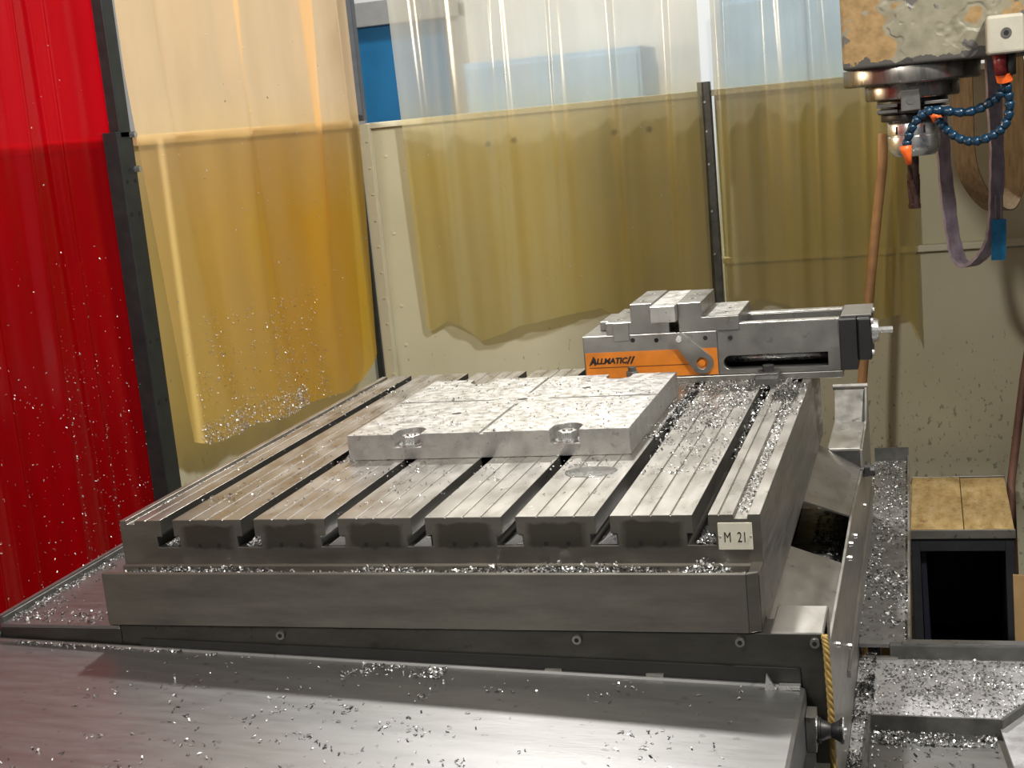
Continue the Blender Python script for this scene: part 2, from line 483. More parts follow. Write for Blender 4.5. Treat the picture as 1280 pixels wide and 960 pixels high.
def chips(name, label, P, size, parent=None, flat=0.35, wr=(0.25, 0.5), curl=(0.2, 1.6), m='chip', cat='metal chips', lift=True):
    """P: Nx3 resting points. Each chip is a short curled ribbon of three quads."""
    P = np.asarray(P, float); N = len(P)
    L = RNG.uniform(size[0], size[1], N) * 0.82; Wd = L * RNG.uniform(wr[0], wr[1], N)
    K = RNG.uniform(curl[0], curl[1], N)
    t = np.linspace(-0.5, 0.5, 4)
    ang = t[None, :] * K[:, None] * 2
    X = L[:, None] * np.sin(ang) / (K[:, None] * 2); Z = L[:, None] * (1 - np.cos(ang)) / (K[:, None] * 2)
    V = np.zeros((N, 8, 3))
    V[:, :4, 0] = X; V[:, 4:, 0] = X; V[:, :4, 2] = Z; V[:, 4:, 2] = Z
    V[:, :4, 1] = -Wd[:, None] / 2; V[:, 4:, 1] = Wd[:, None] / 2
    V[:, 4:, 0] += (L * RNG.uniform(-0.2, 0.2, N))[:, None]
    a = RNG.uniform(0, 2 * PI, N); b = RNG.normal(0, flat, N); c = RNG.normal(0, flat, N) + (RNG.random(N) < 0.5) * PI
    def Rm(ax, th):
        R = np.zeros((N, 3, 3)); s, co = np.sin(th), np.cos(th)
        i, j = [(1, 2), (2, 0), (0, 1)][ax]
        R[:, ax, ax] = 1; R[:, i, i] = co; R[:, j, j] = co; R[:, i, j] = -s; R[:, j, i] = s
        return R
    R = Rm(2, a) @ Rm(1, b) @ Rm(0, c)
    V = np.einsum('nij,nkj->nki', R, V)
    if lift:
        V[:, :, 2] -= V[:, :, 2].min(axis=1)[:, None] - 0.0003
    V += P[:, None, :]
    base = (np.arange(N) * 8)[:, None]
    q = np.array([[0, 1, 5, 4], [1, 2, 6, 5], [2, 3, 7, 6]])
    F = (base[:, :, None] + q[None]).reshape(-1, 4)
    me = bpy.data.meshes.new(name)
    me.from_pydata(V.reshape(-1, 3).tolist(), [], F.tolist())
    o = link(name, me, m, parent)
    o['kind'] = 'stuff'
    if parent is None:
        tag(o, label, cat, None, 'stuff')
    return o

def scat(n, x0, x1, y0, y1, z, clump=0, cs=0.03):
    if clump:
        c = np.column_stack([RNG.uniform(x0, x1, clump), RNG.uniform(y0, y1, clump)])
        i = RNG.integers(0, clump, n)
        s = cs * RNG.uniform(0.2, 1.0, clump)[i]
        p = c[i] + RNG.normal(0, 1, (n, 2)) * s[:, None]
        p[:, 0] = np.clip(p[:, 0], x0, x1); p[:, 1] = np.clip(p[:, 1], y0, y1)
    else:
        p = np.column_stack([RNG.uniform(x0, x1, n), RNG.uniform(y0, y1, n)])
    zz = z(p[:, 0], p[:, 1]) if callable(z) else np.full(n, z)
    return np.column_stack([p, zz])

# ================================================================== SETTING
fl = obj('floor', B(-5, 5, -4, 6.6, -0.1, 0.0), 'concrete'); struct(fl)
hw = obj('wall_back_hall', B(-5, 5, 6.5, 6.6, 0.0, 5.0), 'hall'); struct(hw)

# --- back enclosure wall: beige sheet panels, top lip, ledge
wb = thing('wall_back', 'beige sheet-metal back wall of the enclosure', 'wall', (0.3, 2.32, 0)); del wb['category']; struct(wb)
obj('panel', B(-0.545, 0.435, 2.30, 2.325, 0.0, 1.515), 'wall', wb, 0.002)
obj('panel', B(0.475, 1.9, 2.325, 2.345, 1.05, 1.515), 'wall', wb, 0.002)
obj('panel', B(0.475, 1.9, 2.30, 2.325, 0.0, 1.045), 'wall', wb, 0.002)
obj('top_lip', B(-0.555, 1.9, 2.285, 2.345, 1.515, 1.532), 'lip', wb, 0.002)
obj('ledge', B(0.475, 1.9, 2.282, 2.33, 1.048, 1.066), 'lip', wb, 0.003)
for z in (1.43, 1.20, 0.98, 0.86):
    obj('rivet', cone(bmesh.new(), (-0.505, 2.30, z), (-0.505, 2.296, z), 0.004, 0.003, 10), 'lip', wb)
for (x, z) in ((-0.185, 1.44), (-0.105, 1.445), (0.19, 1.44), (0.29, 1.44)):
    obj('bolt_head', cone(bmesh.new(), (x, 2.30, z), (x, 2.293, z), 0.008, 0.006, 12), 'rim', wb)

# --- left enclosure wall
wl = thing('wall_left', 'beige sheet-metal left wall of the enclosure', 'wall', (-0.62, 1.0, 0)); del wl['category']; struct(wl)
obj('panel', B(-0.63, -0.605, 1.05, 2.30, 0.0, 1.525), 'wall', wl, 0.002)
obj('panel', B(-0.63, -0.605, -0.9, 1.03, 0.0, 1.525), 'wall', wl, 0.002)
obj('top_lip', B(-0.64, -0.585, 1.05, 2.30, 1.522, 1.545), 'lip', wl, 0.002)
obj('top_lip', B(-0.64, -0.600, -0.9, 1.03, 1.522, 1.545), 'lip', wl, 0.002)

# --- posts
p1 = thing('trim_1', 'charcoal angle-iron post between the red and the amber curtain', 'post', (-0.55, 0.91, 0)); p1['kind'] = 'structure'
obj('upper_bar', B(-0.555, -0.530, 0.897, 0.939, 1.54, 2.3), 'post', p1, 0.002)
obj('angle_iron', prism(bmesh.new(), [(-0.57, 0.884), (-0.53, 0.884), (-0.53, 0.942), (-0.538, 0.942), (-0.538, 0.892), (-0.57, 0.892)], 'z', 0.0, 1.553), 'post', p1, 0.0015)
for z in (1.545, 1.475):
    bm = bmesh.new(); cone(bm, (-0.53, 0.936, z), (-0.518, 0.936, z), 0.007, 0.007, 6)
    obj('bolt', bm, 'bright', p1)
for z in (1.452, 1.385, 1.12, 0.99):
    for y in (0.898, 0.928):
        obj('hole', cone(bmesh.new(), (-0.5302, y, z), (-0.5294, y, z), 0.0045, 0.0045, 12), 'hole', p1)
p2 = thing('trim_2', 'slate corner post where the left and back walls meet', 'post', (-0.58, 2.28, 0)); p2['kind'] = 'structure'
obj('upper_bar', B(-0.60, -0.553, 2.275, 2.305, 1.54, 2.4), 'postgrey', p2, 0.002)
obj('dark_strip', B(-0.592, -0.574, 2.262, 2.275, 0.0, 1.56), 'post', p2, 0.001)
obj('cover_strip', B(-0.574, -0.54, 2.275, 2.300, 0.0, 1.53), 'lip', p2, 0.002)
for k in range(12):
    z = 0.62 + k * 0.078
    obj('rivet', cone(bmesh.new(), (-0.549, 2.275, z), (-0.549, 2.2715, z), 0.0035, 0.0025, 8), 'lip', p2)
p3 = thing('trim_3', 'dark flat post with rivets between the two clear curtains', 'post', (0.455, 2.285, 0)); p3['kind'] = 'structure'
obj('bar', B(0.437, 0.472, 2.272, 2.30, 0.0, 1.555), 'rim', p3, 0.002)
for z in (1.50, 1.42, 1.33, 1.2, 1.08):
    obj('rivet', cone(bmesh.new(), (0.456, 2.272, z), (0.456, 2.268, z), 0.004, 0.003, 10), 'bright', p3)

# --- hall beyond: blue door in a grey frame, blue cabinets
d1 = thing('door_1', 'blue door in a grey frame seen left of the clear curtain', 'door', (-1.9, 6.45, 0)); d1['kind'] = 'structure'
obj('door_leaf', B(-2.20, -1.62, 6.42, 6.46, 0.0, 2.12), 'blue', d1, 0.004)
obj('door_frame', B(-2.28, -2.20, 6.38, 6.5, 0.0, 2.2), 'frame', d1, 0.004)
obj('door_frame', B(-1.62, -1.54, 6.38, 6.5, 0.0, 2.2), 'frame', d1, 0.004)
obj('lintel', B(-2.28, -1.54, 6.36, 6.5, 2.12, 2.26), 'frame', d1, 0.004)
MT['paleblue'] = plain('pale_blue_enamel', (0.38, 0.56, 0.75), 0.4, 0, 0.1, 4)
for (x0, x1, z1, lab) in ((-1.42, -0.42, 1.83, 'pale blue cabinet blurred behind the wide clear curtain'), (0.02, 0.9, 2.02, 'pale blue cabinet blurred behind the clear curtain by the spindle')):
    c = thing('cabinet', lab, 'cabinet', ((x0 + x1) / 2, 6.2, 0))
    obj('body', B(x0, x1, 6.0, 6.45, 0.0, z1), 'paleblue', c, 0.006)
    mid = (x0 + x1) / 2
    for (a, b_) in ((x0 + 0.02, mid - 0.005), (mid + 0.005, x1 - 0.02)):
        d = obj('door', B(a, b_, 5.985, 6.0, 0.08, z1 - 0.03), 'paleblue', c, 0.003)
        obj('handle', B((a + b_) / 2 + 0.08, (a + b_) / 2 + 0.1, 5.965, 5.985, 1.0, 1.15), 'rim', d)

# ================================================================== CURTAINS
def curtain(name, label, fx, nu, nv, m, thick=0.002):
    """fx(u,v) -> point; u along the width, v from hem (0) to top (1)"""
    vs = [tuple(fx(i / nu, j / nv)) for j in range(nv + 1) for i in range(nu + 1)]
    fs = [(j * (nu + 1) + i, j * (nu + 1) + i + 1, (j + 1) * (nu + 1) + i + 1, (j + 1) * (nu + 1) + i) for j in range(nv) for i in range(nu)]
    me = bpy.data.meshes.new(name); me.from_pydata(vs, [], fs)
    o = link(name, me, m, None, True)
    return tag(o, label, 'curtain', 'plastic strip curtains of the enclosure')

def interp(x, xs, ys):
    return float(np.interp(x, xs, ys))

def folds(u, ph, items):
    return sum(a * math.sin(2 * PI * (f * u + p + ph)) for a, f, p in items)

def sharp(u, centres, w):
    return sum(math.exp(-((u - c) / w) ** 2) for c in centres)

hemA_x = [-0.42, -0.411, -0.353, -0.305, -0.256, -0.168, -0.13, 0.016, 0.123, 0.166, 0.25, 0.44]
hemA_z = [0.915, 0.902, 0.93, 0.915, 0.866, 0.892, 0.909, 0.934, 0.947, 0.918, 0.93, 0.94]
def fA(u, v):
    x = -0.42 + (0.447 + 0.42) * u
    zb = interp(x, hemA_x, hemA_z)
    z = zb + (2.1 - zb) * v
    x += -0.018 * v * (1 - u) + 0.010 * v * u
    y = 2.248 + folds(u, 0.03 * v, [(0.012, 6, 0.1), (0.006, 11, 0.4)]) * (0.5 + 0.5 * v) - 0.022 * sharp(u + 0.035 * (1 - v), [0.17, 0.36, 0.55, 0.76, 0.93], 0.014) * (0.35 + 0.65 * v)
    y += 0.02 * (1 - v) ** 3 * math.sin(9 * u + 1) 
    return x, y, z
curtain('strip_curtain', 'wide yellowed clear curtain hanging behind the table, left of the dark post', fA, 150, 60, 'curt_back')
hemB_x = [0.47, 0.538, 0.573, 0.689, 0.80, 0.877, 0.961, 0.98, 0.997]
hemB_z = [0.95, 0.925, 0.95, 0.917, 0.90, 0.868, 0.892, 0.85, 0.80]
def fB(u, v):
    x = 0.474 + (0.997 - 0.474) * u
    zb = interp(x, hemB_x, hemB_z)
    z = zb + (2.1 - zb) * v
    x += 0.02 * v * (1 - u) - 0.09 * max(0, v - 0.45) * u
    y = 2.248 + folds(u, 0.03 * v, [(0.016, 4, 0.2), (0.006, 9, 0.1)]) * (0.5 + 0.5 * v) - 0.022 * sharp(u + 0.04 * (1 - v), [0.1, 0.47, 0.56, 0.80, 0.95], 0.02) * (0.4 + 0.6 * v)
    return x, y, z
curtain('strip_curtain', 'yellowed clear curtain hanging right of the dark post, behind the broom handle', fB, 110, 60, 'curt_back')
hemL_y = [1.02, 1.06, 1.235, 1.40, 1.593, 1.75, 1.914, 2.0, 2.12]
hemL_z = [0.873, 0.858, 0.858, 0.845, 0.839, 0.83, 0.826, 0.85, 0.89]
def fL(u, v):
    y = 1.02 + (2.12 - 1.02) * u
    zb = interp(y, hemL_y, hemL_z)
    z = zb + (2.15 - zb) * v
    y += -0.075 * min(1, v * 1.6) * (1 - u) + 0.06 * min(1, v * 2) * u
    x = -0.525 + folds(u, 0.06 * v, [(0.028, 3.1, 0.15), (0.010, 7, 0.4)]) * (0.35 + 0.65 * v) + 0.034 * sharp(u + 0.05 * (1 - v), [0.37, 0.70], 0.03) * (0.3 + 0.7 * v)
    e = min(1.0, u / 0.12, (1 - u) / 0.10)
    x = -0.53 + (x + 0.53) * e + 0.03 * (1 - v) ** 6 * e
    return x, y, z
curtain('strip_curtain', 'amber plastic curtain on the left, its hem littered with chips', fL, 110, 60, 'curt_left')
def fR(u, v):
    y = -0.6 + (0.935 + 0.6) * u
    z = 0.35 + (2.15 - 0.35) * v
    x = -0.568 + folds(u, 0.04 * v, [(0.016, 5, 0.3), (0.008, 11, 0.15)]) * (0.4 + 0.6 * v) + 0.022 * sharp(u + 0.02 * (1 - v), [0.62, 0.70, 0.79, 0.88], 0.012)
    return x, y, z
curtain('strip_curtain', 'deep red welding curtain at the far left', fR, 140, 50, 'curt_red')

# ================================================================== MILLING TABLE
TB = thing('milling_table', 'grey steel milling table with seven T-slots and a front chip gutter', 'machine table', (0.375, 0.5, 0.853))
PT = 0.125; SW = 0.0191; OH = 0.0744
XL, XR = -OH, 6 * PT + OH
prof = [(XL, 0.853), (XL, 1.0)]
def vg(x, w=0.0011, d=0.0013):
    prof.extend([(x - w, 1.0), (x, 1.0 - d), (x + w, 1.0)])
def gutter(a, b, d=0.0055):
    prof.extend([(a, 1.0), (a + 0.001, 1.0 - d), (b - 0.001, 1.0 - d), (b, 1.0)])
gutter(-0.064, -0.050)
vg(-0.033)
for k in range(7):
    c = k * PT; h = SW / 2
    prof.extend([(c - h, 1.0), (c - h, 0.976), (c - 0.0178, 0.976), (c - 0.0178, 0.9605), (c + 0.0178, 0.9605), (c + 0.0178, 0.976), (c + h, 0.976), (c + h, 1.0)])
    if k < 6:
        for fr in (0.27, 0.50, 0.74):
            vg(c + h + fr * (PT - SW))
vg(0.773)
gutter(0.791, 0.809)
prof.extend([(XR, 1.0), (XR, 0.853)])
bm = bmesh.new(); prism(bm, prof, 'y', 0.0, 1.03)
bmesh.ops.recalc_face_normals(bm, faces=bm.faces)
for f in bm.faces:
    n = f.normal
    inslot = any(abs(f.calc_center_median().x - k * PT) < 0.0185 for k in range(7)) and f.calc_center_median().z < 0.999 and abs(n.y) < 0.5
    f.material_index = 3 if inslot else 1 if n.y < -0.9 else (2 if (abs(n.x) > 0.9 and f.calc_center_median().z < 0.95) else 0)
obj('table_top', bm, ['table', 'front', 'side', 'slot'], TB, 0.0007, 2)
# front gutter block
bm = bmesh.new()
prism(bm, [(-0.06, 0.868), (-0.06, 0.943), (-0.053, 0.943), (-0.053, 0.926), (-0.006, 0.926), (-0.006, 0.936), (0.0, 0.937), (0.0, 0.868)], 'x', XL - 0.001, XR - 0.014)
box(bm, XR - 0.014, XR - 0.0, -0.053, 0.0, 0.868, 0.939)
prism(bm, [(XR - 0.014, -0.06), (XR - 0.014, -0.053), (XR, -0.046), (XR, -0.053)], 'z', 0.868, 0.943)
obj('chip_gutter', bm, 'front', TB, 0.0012)
for k in range(6):
    for dx in (0.048, 0.078):
        x = k * PT + dx
        obj('bolt_hole', cone(bmesh.new(), (x, 0.0004, 0.9635), (x, -0.0006, 0.9635), 0.0031, 0.0031, 12), 'hole', TB)
# what lies in the slots at the front
for k, m_ in ((2, 'bright'), (3, 'bright'), (4, 'bright'), (5, 'tray')):
    c = k * PT
    bm = bmesh.new(); prism(bm, [(c - 0.010, 0.9607), (c + 0.0165, 0.9607), (c + 0.0165, 0.974), (c + 0.010, 0.9745)], 'y', 0.004 if k != 3 else -0.001, 0.22)
    obj('slot_strip', bm, m_, TB, 0.0008)
# name plate
bm = B(0.7710, 0.8135, -0.0014, 0.0, 0.9545, 0.9895)
NP = obj('name_plate', bm, 'sign', TB, 0.0006); NP['label'] = 'cream plate lettered M 21'
text('lettering', 'M  21', 'ink', NP, (0.7778, -0.00145, 0.9645), 0.0190, 0, 0.0, 0.66)
for x in (0.7733, 0.8112):
    obj('rivet', cone(bmesh.new(), (x, -0.0014, 0.972), (x, -0.0026, 0.972), 0.0016, 0.0012, 10), 'bright', NP)

# ================================================================== SADDLE
SD = thing('machine_saddle', 'dark steel saddle under the table with side trays and sloped chip deflectors', 'machine saddle', (0.35, 0.5, 0.0))
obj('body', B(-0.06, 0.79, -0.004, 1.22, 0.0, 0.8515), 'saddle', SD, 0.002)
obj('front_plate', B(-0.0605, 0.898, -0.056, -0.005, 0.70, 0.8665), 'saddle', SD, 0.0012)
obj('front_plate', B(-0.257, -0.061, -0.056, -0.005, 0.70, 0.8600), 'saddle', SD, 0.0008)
obj('end_knob', cone(bmesh.new(), (-0.257, -0.052, 0.846), (-0.275, -0.056, 0.846), 0.010, 0.012, 18), 'black', SD, 0.002)
obj('end_box', B(0.834, 0.898, -0.0555, 0.038, 0.70, 0.8685), 'guard', SD, 0.0025)
obj('recess_black_strip', hexa(bmesh.new(), [(-0.03, -0.0565, 0.80), (0.868, -0.0565, 0.77), (0.868, -0.0565, 0.823), (-0.03, -0.0565, 0.8475)],  # black strip added to stand in for the dark recess above the cover
                        [(-0.03, -0.0595, 0.80), (0.868, -0.0595, 0.77), (0.868, -0.0595, 0.823), (-0.03, -0.0595, 0.8475)]), 'recess_black', SD)
for x in (0.185, 0.594, 0.798, 0.887):
    bm = bmesh.new(); cone(bm, (x, -0.056, 0.8565), (x, -0.062, 0.8565), 0.0062, 0.0058, 18)
    bo = obj('cap_screw', bm, 'vise', SD)
    obj('socket', cone(bmesh.new(), (x, -0.0618, 0.8565), (x, -0.0623, 0.8565), 0.0032, 0.0032, 6), 'hole', bo)
for x in (0.27, 0.56, 0.69):
    obj('strip_tab', B(x - 0.011, x + 0.011, -0.0625, -0.0595, 0.826 - 0.026 * (x), 0.832 - 0.026 * x), 'guard', SD)
obj('side_wall', prism(bmesh.new(), [(0.038, 0.55), (1.315, 0.55), (1.315, 0.885), (1.29, 0.885), (1.225, 0.829), (1.0, 0.826), (0.995, 0.79), (0.60, 0.815), (0.36, 0.815), (0.038, 0.82)], 'x', 0.893, 0.898), 'guard', SD, 0.001)
obj('wall_rib', B(0.898, 0.903, 0.30, 1.30, 0.66, 0.672), 'guard', SD, 0.001)
obj('deflector_plate', hexa(bmesh.new(), [(0.80, 0.0, 0.850), (0.893, 0.0, 0.816), (0.893, 0.36, 0.816), (0.80, 0.36, 0.850)],
                            [(0.80, 0.0, 0.847), (0.893, 0.0, 0.813), (0.893, 0.36, 0.813), (0.80, 0.36, 0.847)]), 'guard', SD)
obj('deflector_plate', hexa(bmesh.new(), [(0.80, 0.60, 0.850), (0.893, 0.60, 0.816), (0.893, 1.0, 0.792), (0.80, 1.0, 0.848)],
                            [(0.80, 0.60, 0.847), (0.893, 0.60, 0.813), (0.893, 1.0, 0.789), (0.80, 1.0, 0.845)]), 'guard', SD)
obj('chute_floor', B(0.79, 0.893, 0.3, 0.9, 0.735, 0.74), 'trough', SD)
obj('rear_box', B(0.832, 0.896, 1.0, 1.225, 0.70, 0.829), 'guard', SD, 0.003)
obj('box_front', B(0.834, 0.8925, 0.998, 1.0, 0.70, 0.824), 'darksteel', SD)
obj('rear_panel', hexa(bmesh.new(), [(0.832, 1.225, 0.80), (0.893, 1.225, 0.80), (0.893, 1.30, 0.883), (0.832, 1.30, 0.883)],
                       [(0.832, 1.231, 0.80), (0.893, 1.231, 0.80), (0.893, 1.306, 0.883), (0.832, 1.306, 0.883)]), 'guard', SD)
bm = bmesh.new(); cone(bm, (0.828, 1.302, 0.887), (0.899, 1.302, 0.887), 0.006, 0.006, 12); obj('top_roll', bm, 'guard', SD)
for (y, z) in ((0.62, 0.775), (0.50, 0.80), (0.46, 0.79), (0.95, 0.73), (0.35, 0.69), (0.13, 0.78)):
    bm = bmesh.new(); cone(bm, (0.898, y, z), (0.903, y, z), 0.0052, 0.004, 10); obj('bolt', bm, 'vise', SD)
bm = bmesh.new(); cone(bm, (0.898, 0.98, 0.79), (0.92, 0.98, 0.79), 0.012, 0.010, 12); box(bm, 0.902, 0.912, 0.965, 1.01, 0.785, 0.80)
obj('latch', bm, 'darksteel', SD)
obj('side_tray', B(-0.2555, -0.061, -0.0565, 0.75, 0.8602, 0.8662), 'stainless', SD, 0.001)
obj('tray_rail', hexa(bmesh.new(), [(-0.262, -0.05, 0.852), (-0.253, -0.05, 0.852), (-0.253, 0.75, 0.852), (-0.262, 0.75, 0.852)],
                      [(-0.262, -0.05, 0.874), (-0.253, -0.05, 0.874), (-0.253, 0.75, 0.876), (-0.262, 0.75, 0.876)]), 'rim', SD, 0.001)
obj('rail_edge', hexa(bmesh.new(), [(-0.263, -0.05, 0.874), (-0.2565, -0.05, 0.874), (-0.2565, 0.75, 0.876), (-0.263, 0.75, 0.876)],
                      [(-0.263, -0.05, 0.876), (-0.2565, -0.05, 0.876), (-0.2565, 0.75, 0.878), (-0.263, 0.75, 0.878)]), 'stainless', SD)

# ================================================================== FRONT WAY COVER
def zc(x, y=0):
    return 0.838 - 0.039 * (x + 0.1)
WC = thing('way_cover', 'broad stainless way cover sheet in the foreground', 'way cover', (0.3, -0.35, 0.0))
X0, X1 = -0.42, 0.874
obj('sheet', prism(bmesh.new(), [(X0, zc(X0)), (X1 - 0.006, zc(X1 - 0.006)), (X1 - 0.0015, zc(X1) - 0.0012), (X1, zc(X1) - 0.006), (X1, zc(X1) - 0.09), (X1 - 0.003, zc(X1) - 0.09), (X1 - 0.003, zc(X1) - 0.006), (X1 - 0.007, zc(X1) - 0.003), (X0, zc(X0) - 0.003)], 'y', -0.80, -0.0600), 'stainless', WC)
obj('back_fold', hexa(bmesh.new(), [(X0, -0.0655, zc(X0)), (X1 - 0.03, -0.0655, zc(X1 - 0.03)), (X1 - 0.03, -0.0605, zc(X1 - 0.03)), (X0, -0.0605, zc(X0))],
                      [(X0, -0.064, zc(X0) + 0.003), (X1 - 0.03, -0.064, zc(X1 - 0.03) + 0.003), (X1 - 0.03, -0.0605, zc(X1 - 0.03) + 0.003), (X0, -0.0605, zc(X0) + 0.003)]), 'stainless', WC)
obj('corner_tab', B(0.842, 0.868, -0.072, -0.061, zc(0.85), zc(0.85) + 0.005), 'bright', WC, 0.001)
obj('bracket_fin', prism(bmesh.new(), [(0.826, zc(0.83)), (0.84, zc(0.83)), (0.829, zc(0.83) + 0.020)], 'y', -0.075, -0.070), 'bright', WC)
obj('under_box', B(X0, 0.862, -0.78, -0.07, 0.0, 0.70), 'saddle', WC)
obj('side_channel', B(0.8745, 0.885, -0.8, -0.10, 0.62, 0.735), 'darksteel', WC)

# pulley and rope
PU = thing('rope_pulley', 'black rope pulley on the right edge of the way cover', 'pulley', (0.903, -0.085, 0.74))
bm = bmesh.new()
for (a, b_, r0, r1) in ((0.8875, 0.891, 0.0155, 0.0155), (0.891, 0.9035, 0.0135, 0.0085), (0.9035, 0.914, 0.0085, 0.0135), (0.914, 0.9175, 0.0155, 0.0155)):
    cone(bm, (a, -0.085, 0.757), (b_, -0.085, 0.757), r0, r1, 26)
obj('wheel', bm, 'black', PU, 0.0006, 2, True)
bm = bmesh.new(); cone(bm, (0.874, -0.085, 0.757), (0.921, -0.085, 0.757), 0.004, 0.004, 12); obj('axle', bm, 'bright', PU)
bm = bmesh.new(); box(bm, 0.8745, 0.8865, -0.10, -0.068, 0.735, 0.78); obj('fork', bm, 'guard', PU, 0.001)
for x in (0.8872, 0.9178):
    bm = bmesh.new(); cone(bm, (x - 0.0006, -0.0888, 0.7625), (x + 0.0006, -0.0888, 0.7625), 0.0135, 0.0135, 24); obj('rim', bm, 'bright', PU)
pts = []; rad = []
rp = crom([(0.8985, -0.058, 0.866), (0.9005, -0.064, 0.85), (0.9015, -0.068, 0.82), (0.9025, -0.071, 0.79), (0.9025, -0.073, 0.76), (0.9025, -0.076, 0.735), (0.9025, -0.077, 0.68)], 100)
bm = bmesh.new()
for s in range(3):
    h = [p + Vector((math.cos(i * 0.42 + s * 2.094), math.sin(i * 0.42 + s * 2.094), 0)) * 0.0021 for i, p in enumerate(rp)]
    tube(bm, h, 0.0023, 7)
tag(obj('rope', bm, 'rope', None, 0, 2, True), 'twisted yellow rope hanging over the black pulley', 'rope')

# ================================================================== FIXTURE PLATE
FP = thing('fixture_plate', 'thick bright steel plate clamped on the table, with cross grooves', 'steel plate', (0.373, 0.53, 1.0))
px0, px1, py0, py1, pz = 0.148, 0.600, 0.315, 0.742, 1.0405
pl = obj('plate_body', B(px0, px1, py0, py1, 1.0002, pz), 'plate', FP)
def pocket(cx, y_edge, y_in, r, z0):
    bm = bmesh.new(); n = 18; sgn = 1 if y_in > y_edge else -1
    loop = [(cx - r, y_edge - sgn * 0.01)]
    cy = y_in - sgn * r
    for i in range(n + 1):
        t = PI - PI * i / n
        loop.append((cx + r * math.cos(t), cy + sgn * r * math.sin(t)))
    loop.append((cx + r, y_edge - sgn * 0.01))
    return prism(bm, loop, 'z', z0, pz + 0.01)
gx = 0.3695; gy = 0.553
cuts = [pocket(0.247, py0, 0.362, 0.023, 1.019), pocket(0.500, py0, 0.362, 0.023, 1.019), pocket(0.247, py1, 0.70, 0.022, 1.019), pocket(0.50, py1, 0.70, 0.022, 1.019),
        B(gx - 0.0035, gx + 0.0035, py0 - 0.01, 0.515, pz - 0.003, pz + 0.01), B(gx - 0.0035, gx + 0.0035, 0.60, py1 + 0.01, pz - 0.003, pz + 0.01),
        B(px0 - 0.01, 0.318, gy - 0.0035, gy + 0.0035, pz - 0.003, pz + 0.01), B(0.414, px1 + 0.01, gy - 0.0035, gy + 0.0035, pz - 0.003, pz + 0.01)]
for (x, y, r) in ((gx, gy, 0.0085), (0.284, 0.456, 0.0075), (0.462, 0.632, 0.0075)):
    bm = bmesh.new(); cone(bm, (x, y, 1.01), (x, y, pz + 0.01), r, r, 28); cuts.append(bm)
cut(pl, cuts); bevel(pl, 0.0006, 1)
for cx in (0.247, 0.500):
    cy = 0.337
    cb = obj('clamp_bolt', cone(bmesh.new(), (cx, cy, 1.0225), (cx, cy, 1.0345), 0.0152, 0.0152, 6, True, 0.4), 'bright', FP, 0.001)
    obj('washer', cone(bmesh.new(), (cx, cy, 1.0192), (cx, cy, 1.0225), 0.0205, 0.0205, 30), 'bright', cb)
    obj('thread_end', cone(bmesh.new(), (cx, cy, 1.0346), (cx, cy, 1.0365), 0.008, 0.007, 18), 'vise', cb)

# ================================================================== VISE
VS = thing('machine_vise', 'long grey machine vise with orange side panel at the back of the table', 'vise', (0.64, 0.92, 1.0))
YF = 0.84
obj('base_plate', B(0.412, 0.879, YF - 0.004, 1.0, 1.0002, 1.0125), 'vise', VS, 0.001)
obj('body', B(0.410, 0.660, YF, 1.0, 1.0127, 1.0945), 'vise', VS, 0.0012)
lb = obj('orange_panel', B(0.413, 0.659, YF - 0.0012, YF, 1.0145, 1.0635), 'orange', VS); lb['label'] = 'orange lettered panel'
text('lettering', 'ALLMATIC', 'ink', lb, (0.4235, YF - 0.0014, 1.0425), 0.0145, 0.25, 0.0007, 1.0)
text('lettering', 'A', 'ink', lb, (0.4205, YF - 0.00145, 1.0405), 0.022, 0.25, 0.0008, 0.75)
for dx in (0, 0.0065):
    obj('logo_bar', prism(bmesh.new(), [(0.4905 + dx, 1.0405), (0.4935 + dx, 1.0405), (0.5010 + dx, 1.0545), (0.4970 + dx, 1.0545)], 'y', YF - 0.0018, YF - 0.0012), 'ink', lb)
obj('logo_line', B(0.420, 0.61, YF - 0.0017, YF - 0.0012, 1.0348, 1.0356), 'ink', lb)
# right half with the slotted wall and two rails
ow = obj('front_wall', prism(bmesh.new(), [(YF, 1.0127), (YF, 1.0555), (YF + 0.004, 1.1035), (YF + 0.026, 1.1035), (YF + 0.026, 1.0127)], 'x', 0.6602, 0.877), 'vise', VS)
sl = bmesh.new(); n = 14; zc_, rz = 1.0345, 0.0125
loop = [(0.855, zc_ + rz), (0.855, zc_ - rz)] + [(0.682 + rz * math.cos(-PI / 2 - PI * i / n), zc_ + rz * math.sin(-PI / 2 - PI * i / n)) for i in range(n + 1)]
prism(sl, loop, 'y', YF - 0.01, YF + 0.04)
cut(ow, [sl]); bevel(ow, 0.0007, 1)
obj('rear_wall', B(0.6602, 0.877, 0.958, 1.0, 1.0127, 1.1035), 'vise', VS, 0.001)
obj('channel_floor', B(0.6602, 0.877, YF + 0.027, 0.957, 1.0127, 1.018), 'darksteel', VS)
obj('channel_cover', B(0.6602, 0.877, YF + 0.027, 0.957, 1.060, 1.086), 'darksteel', VS)
obj('lead_screw', cone(bmesh.new(), (0.662, 0.885, 1.036), (0.876, 0.885, 1.036), 0.0095, 0.0095, 20), 'bright', VS, 0, 2, True)
obj('rail_top', B(0.662, 0.877, YF + 0.004, YF + 0.0255, 1.1035, 1.1055), 'bright', VS, 0.0006)
obj('rail_top', B(0.662, 0.877, 0.958, 0.978, 1.1035, 1.1055), 'bright', VS, 0.0006)
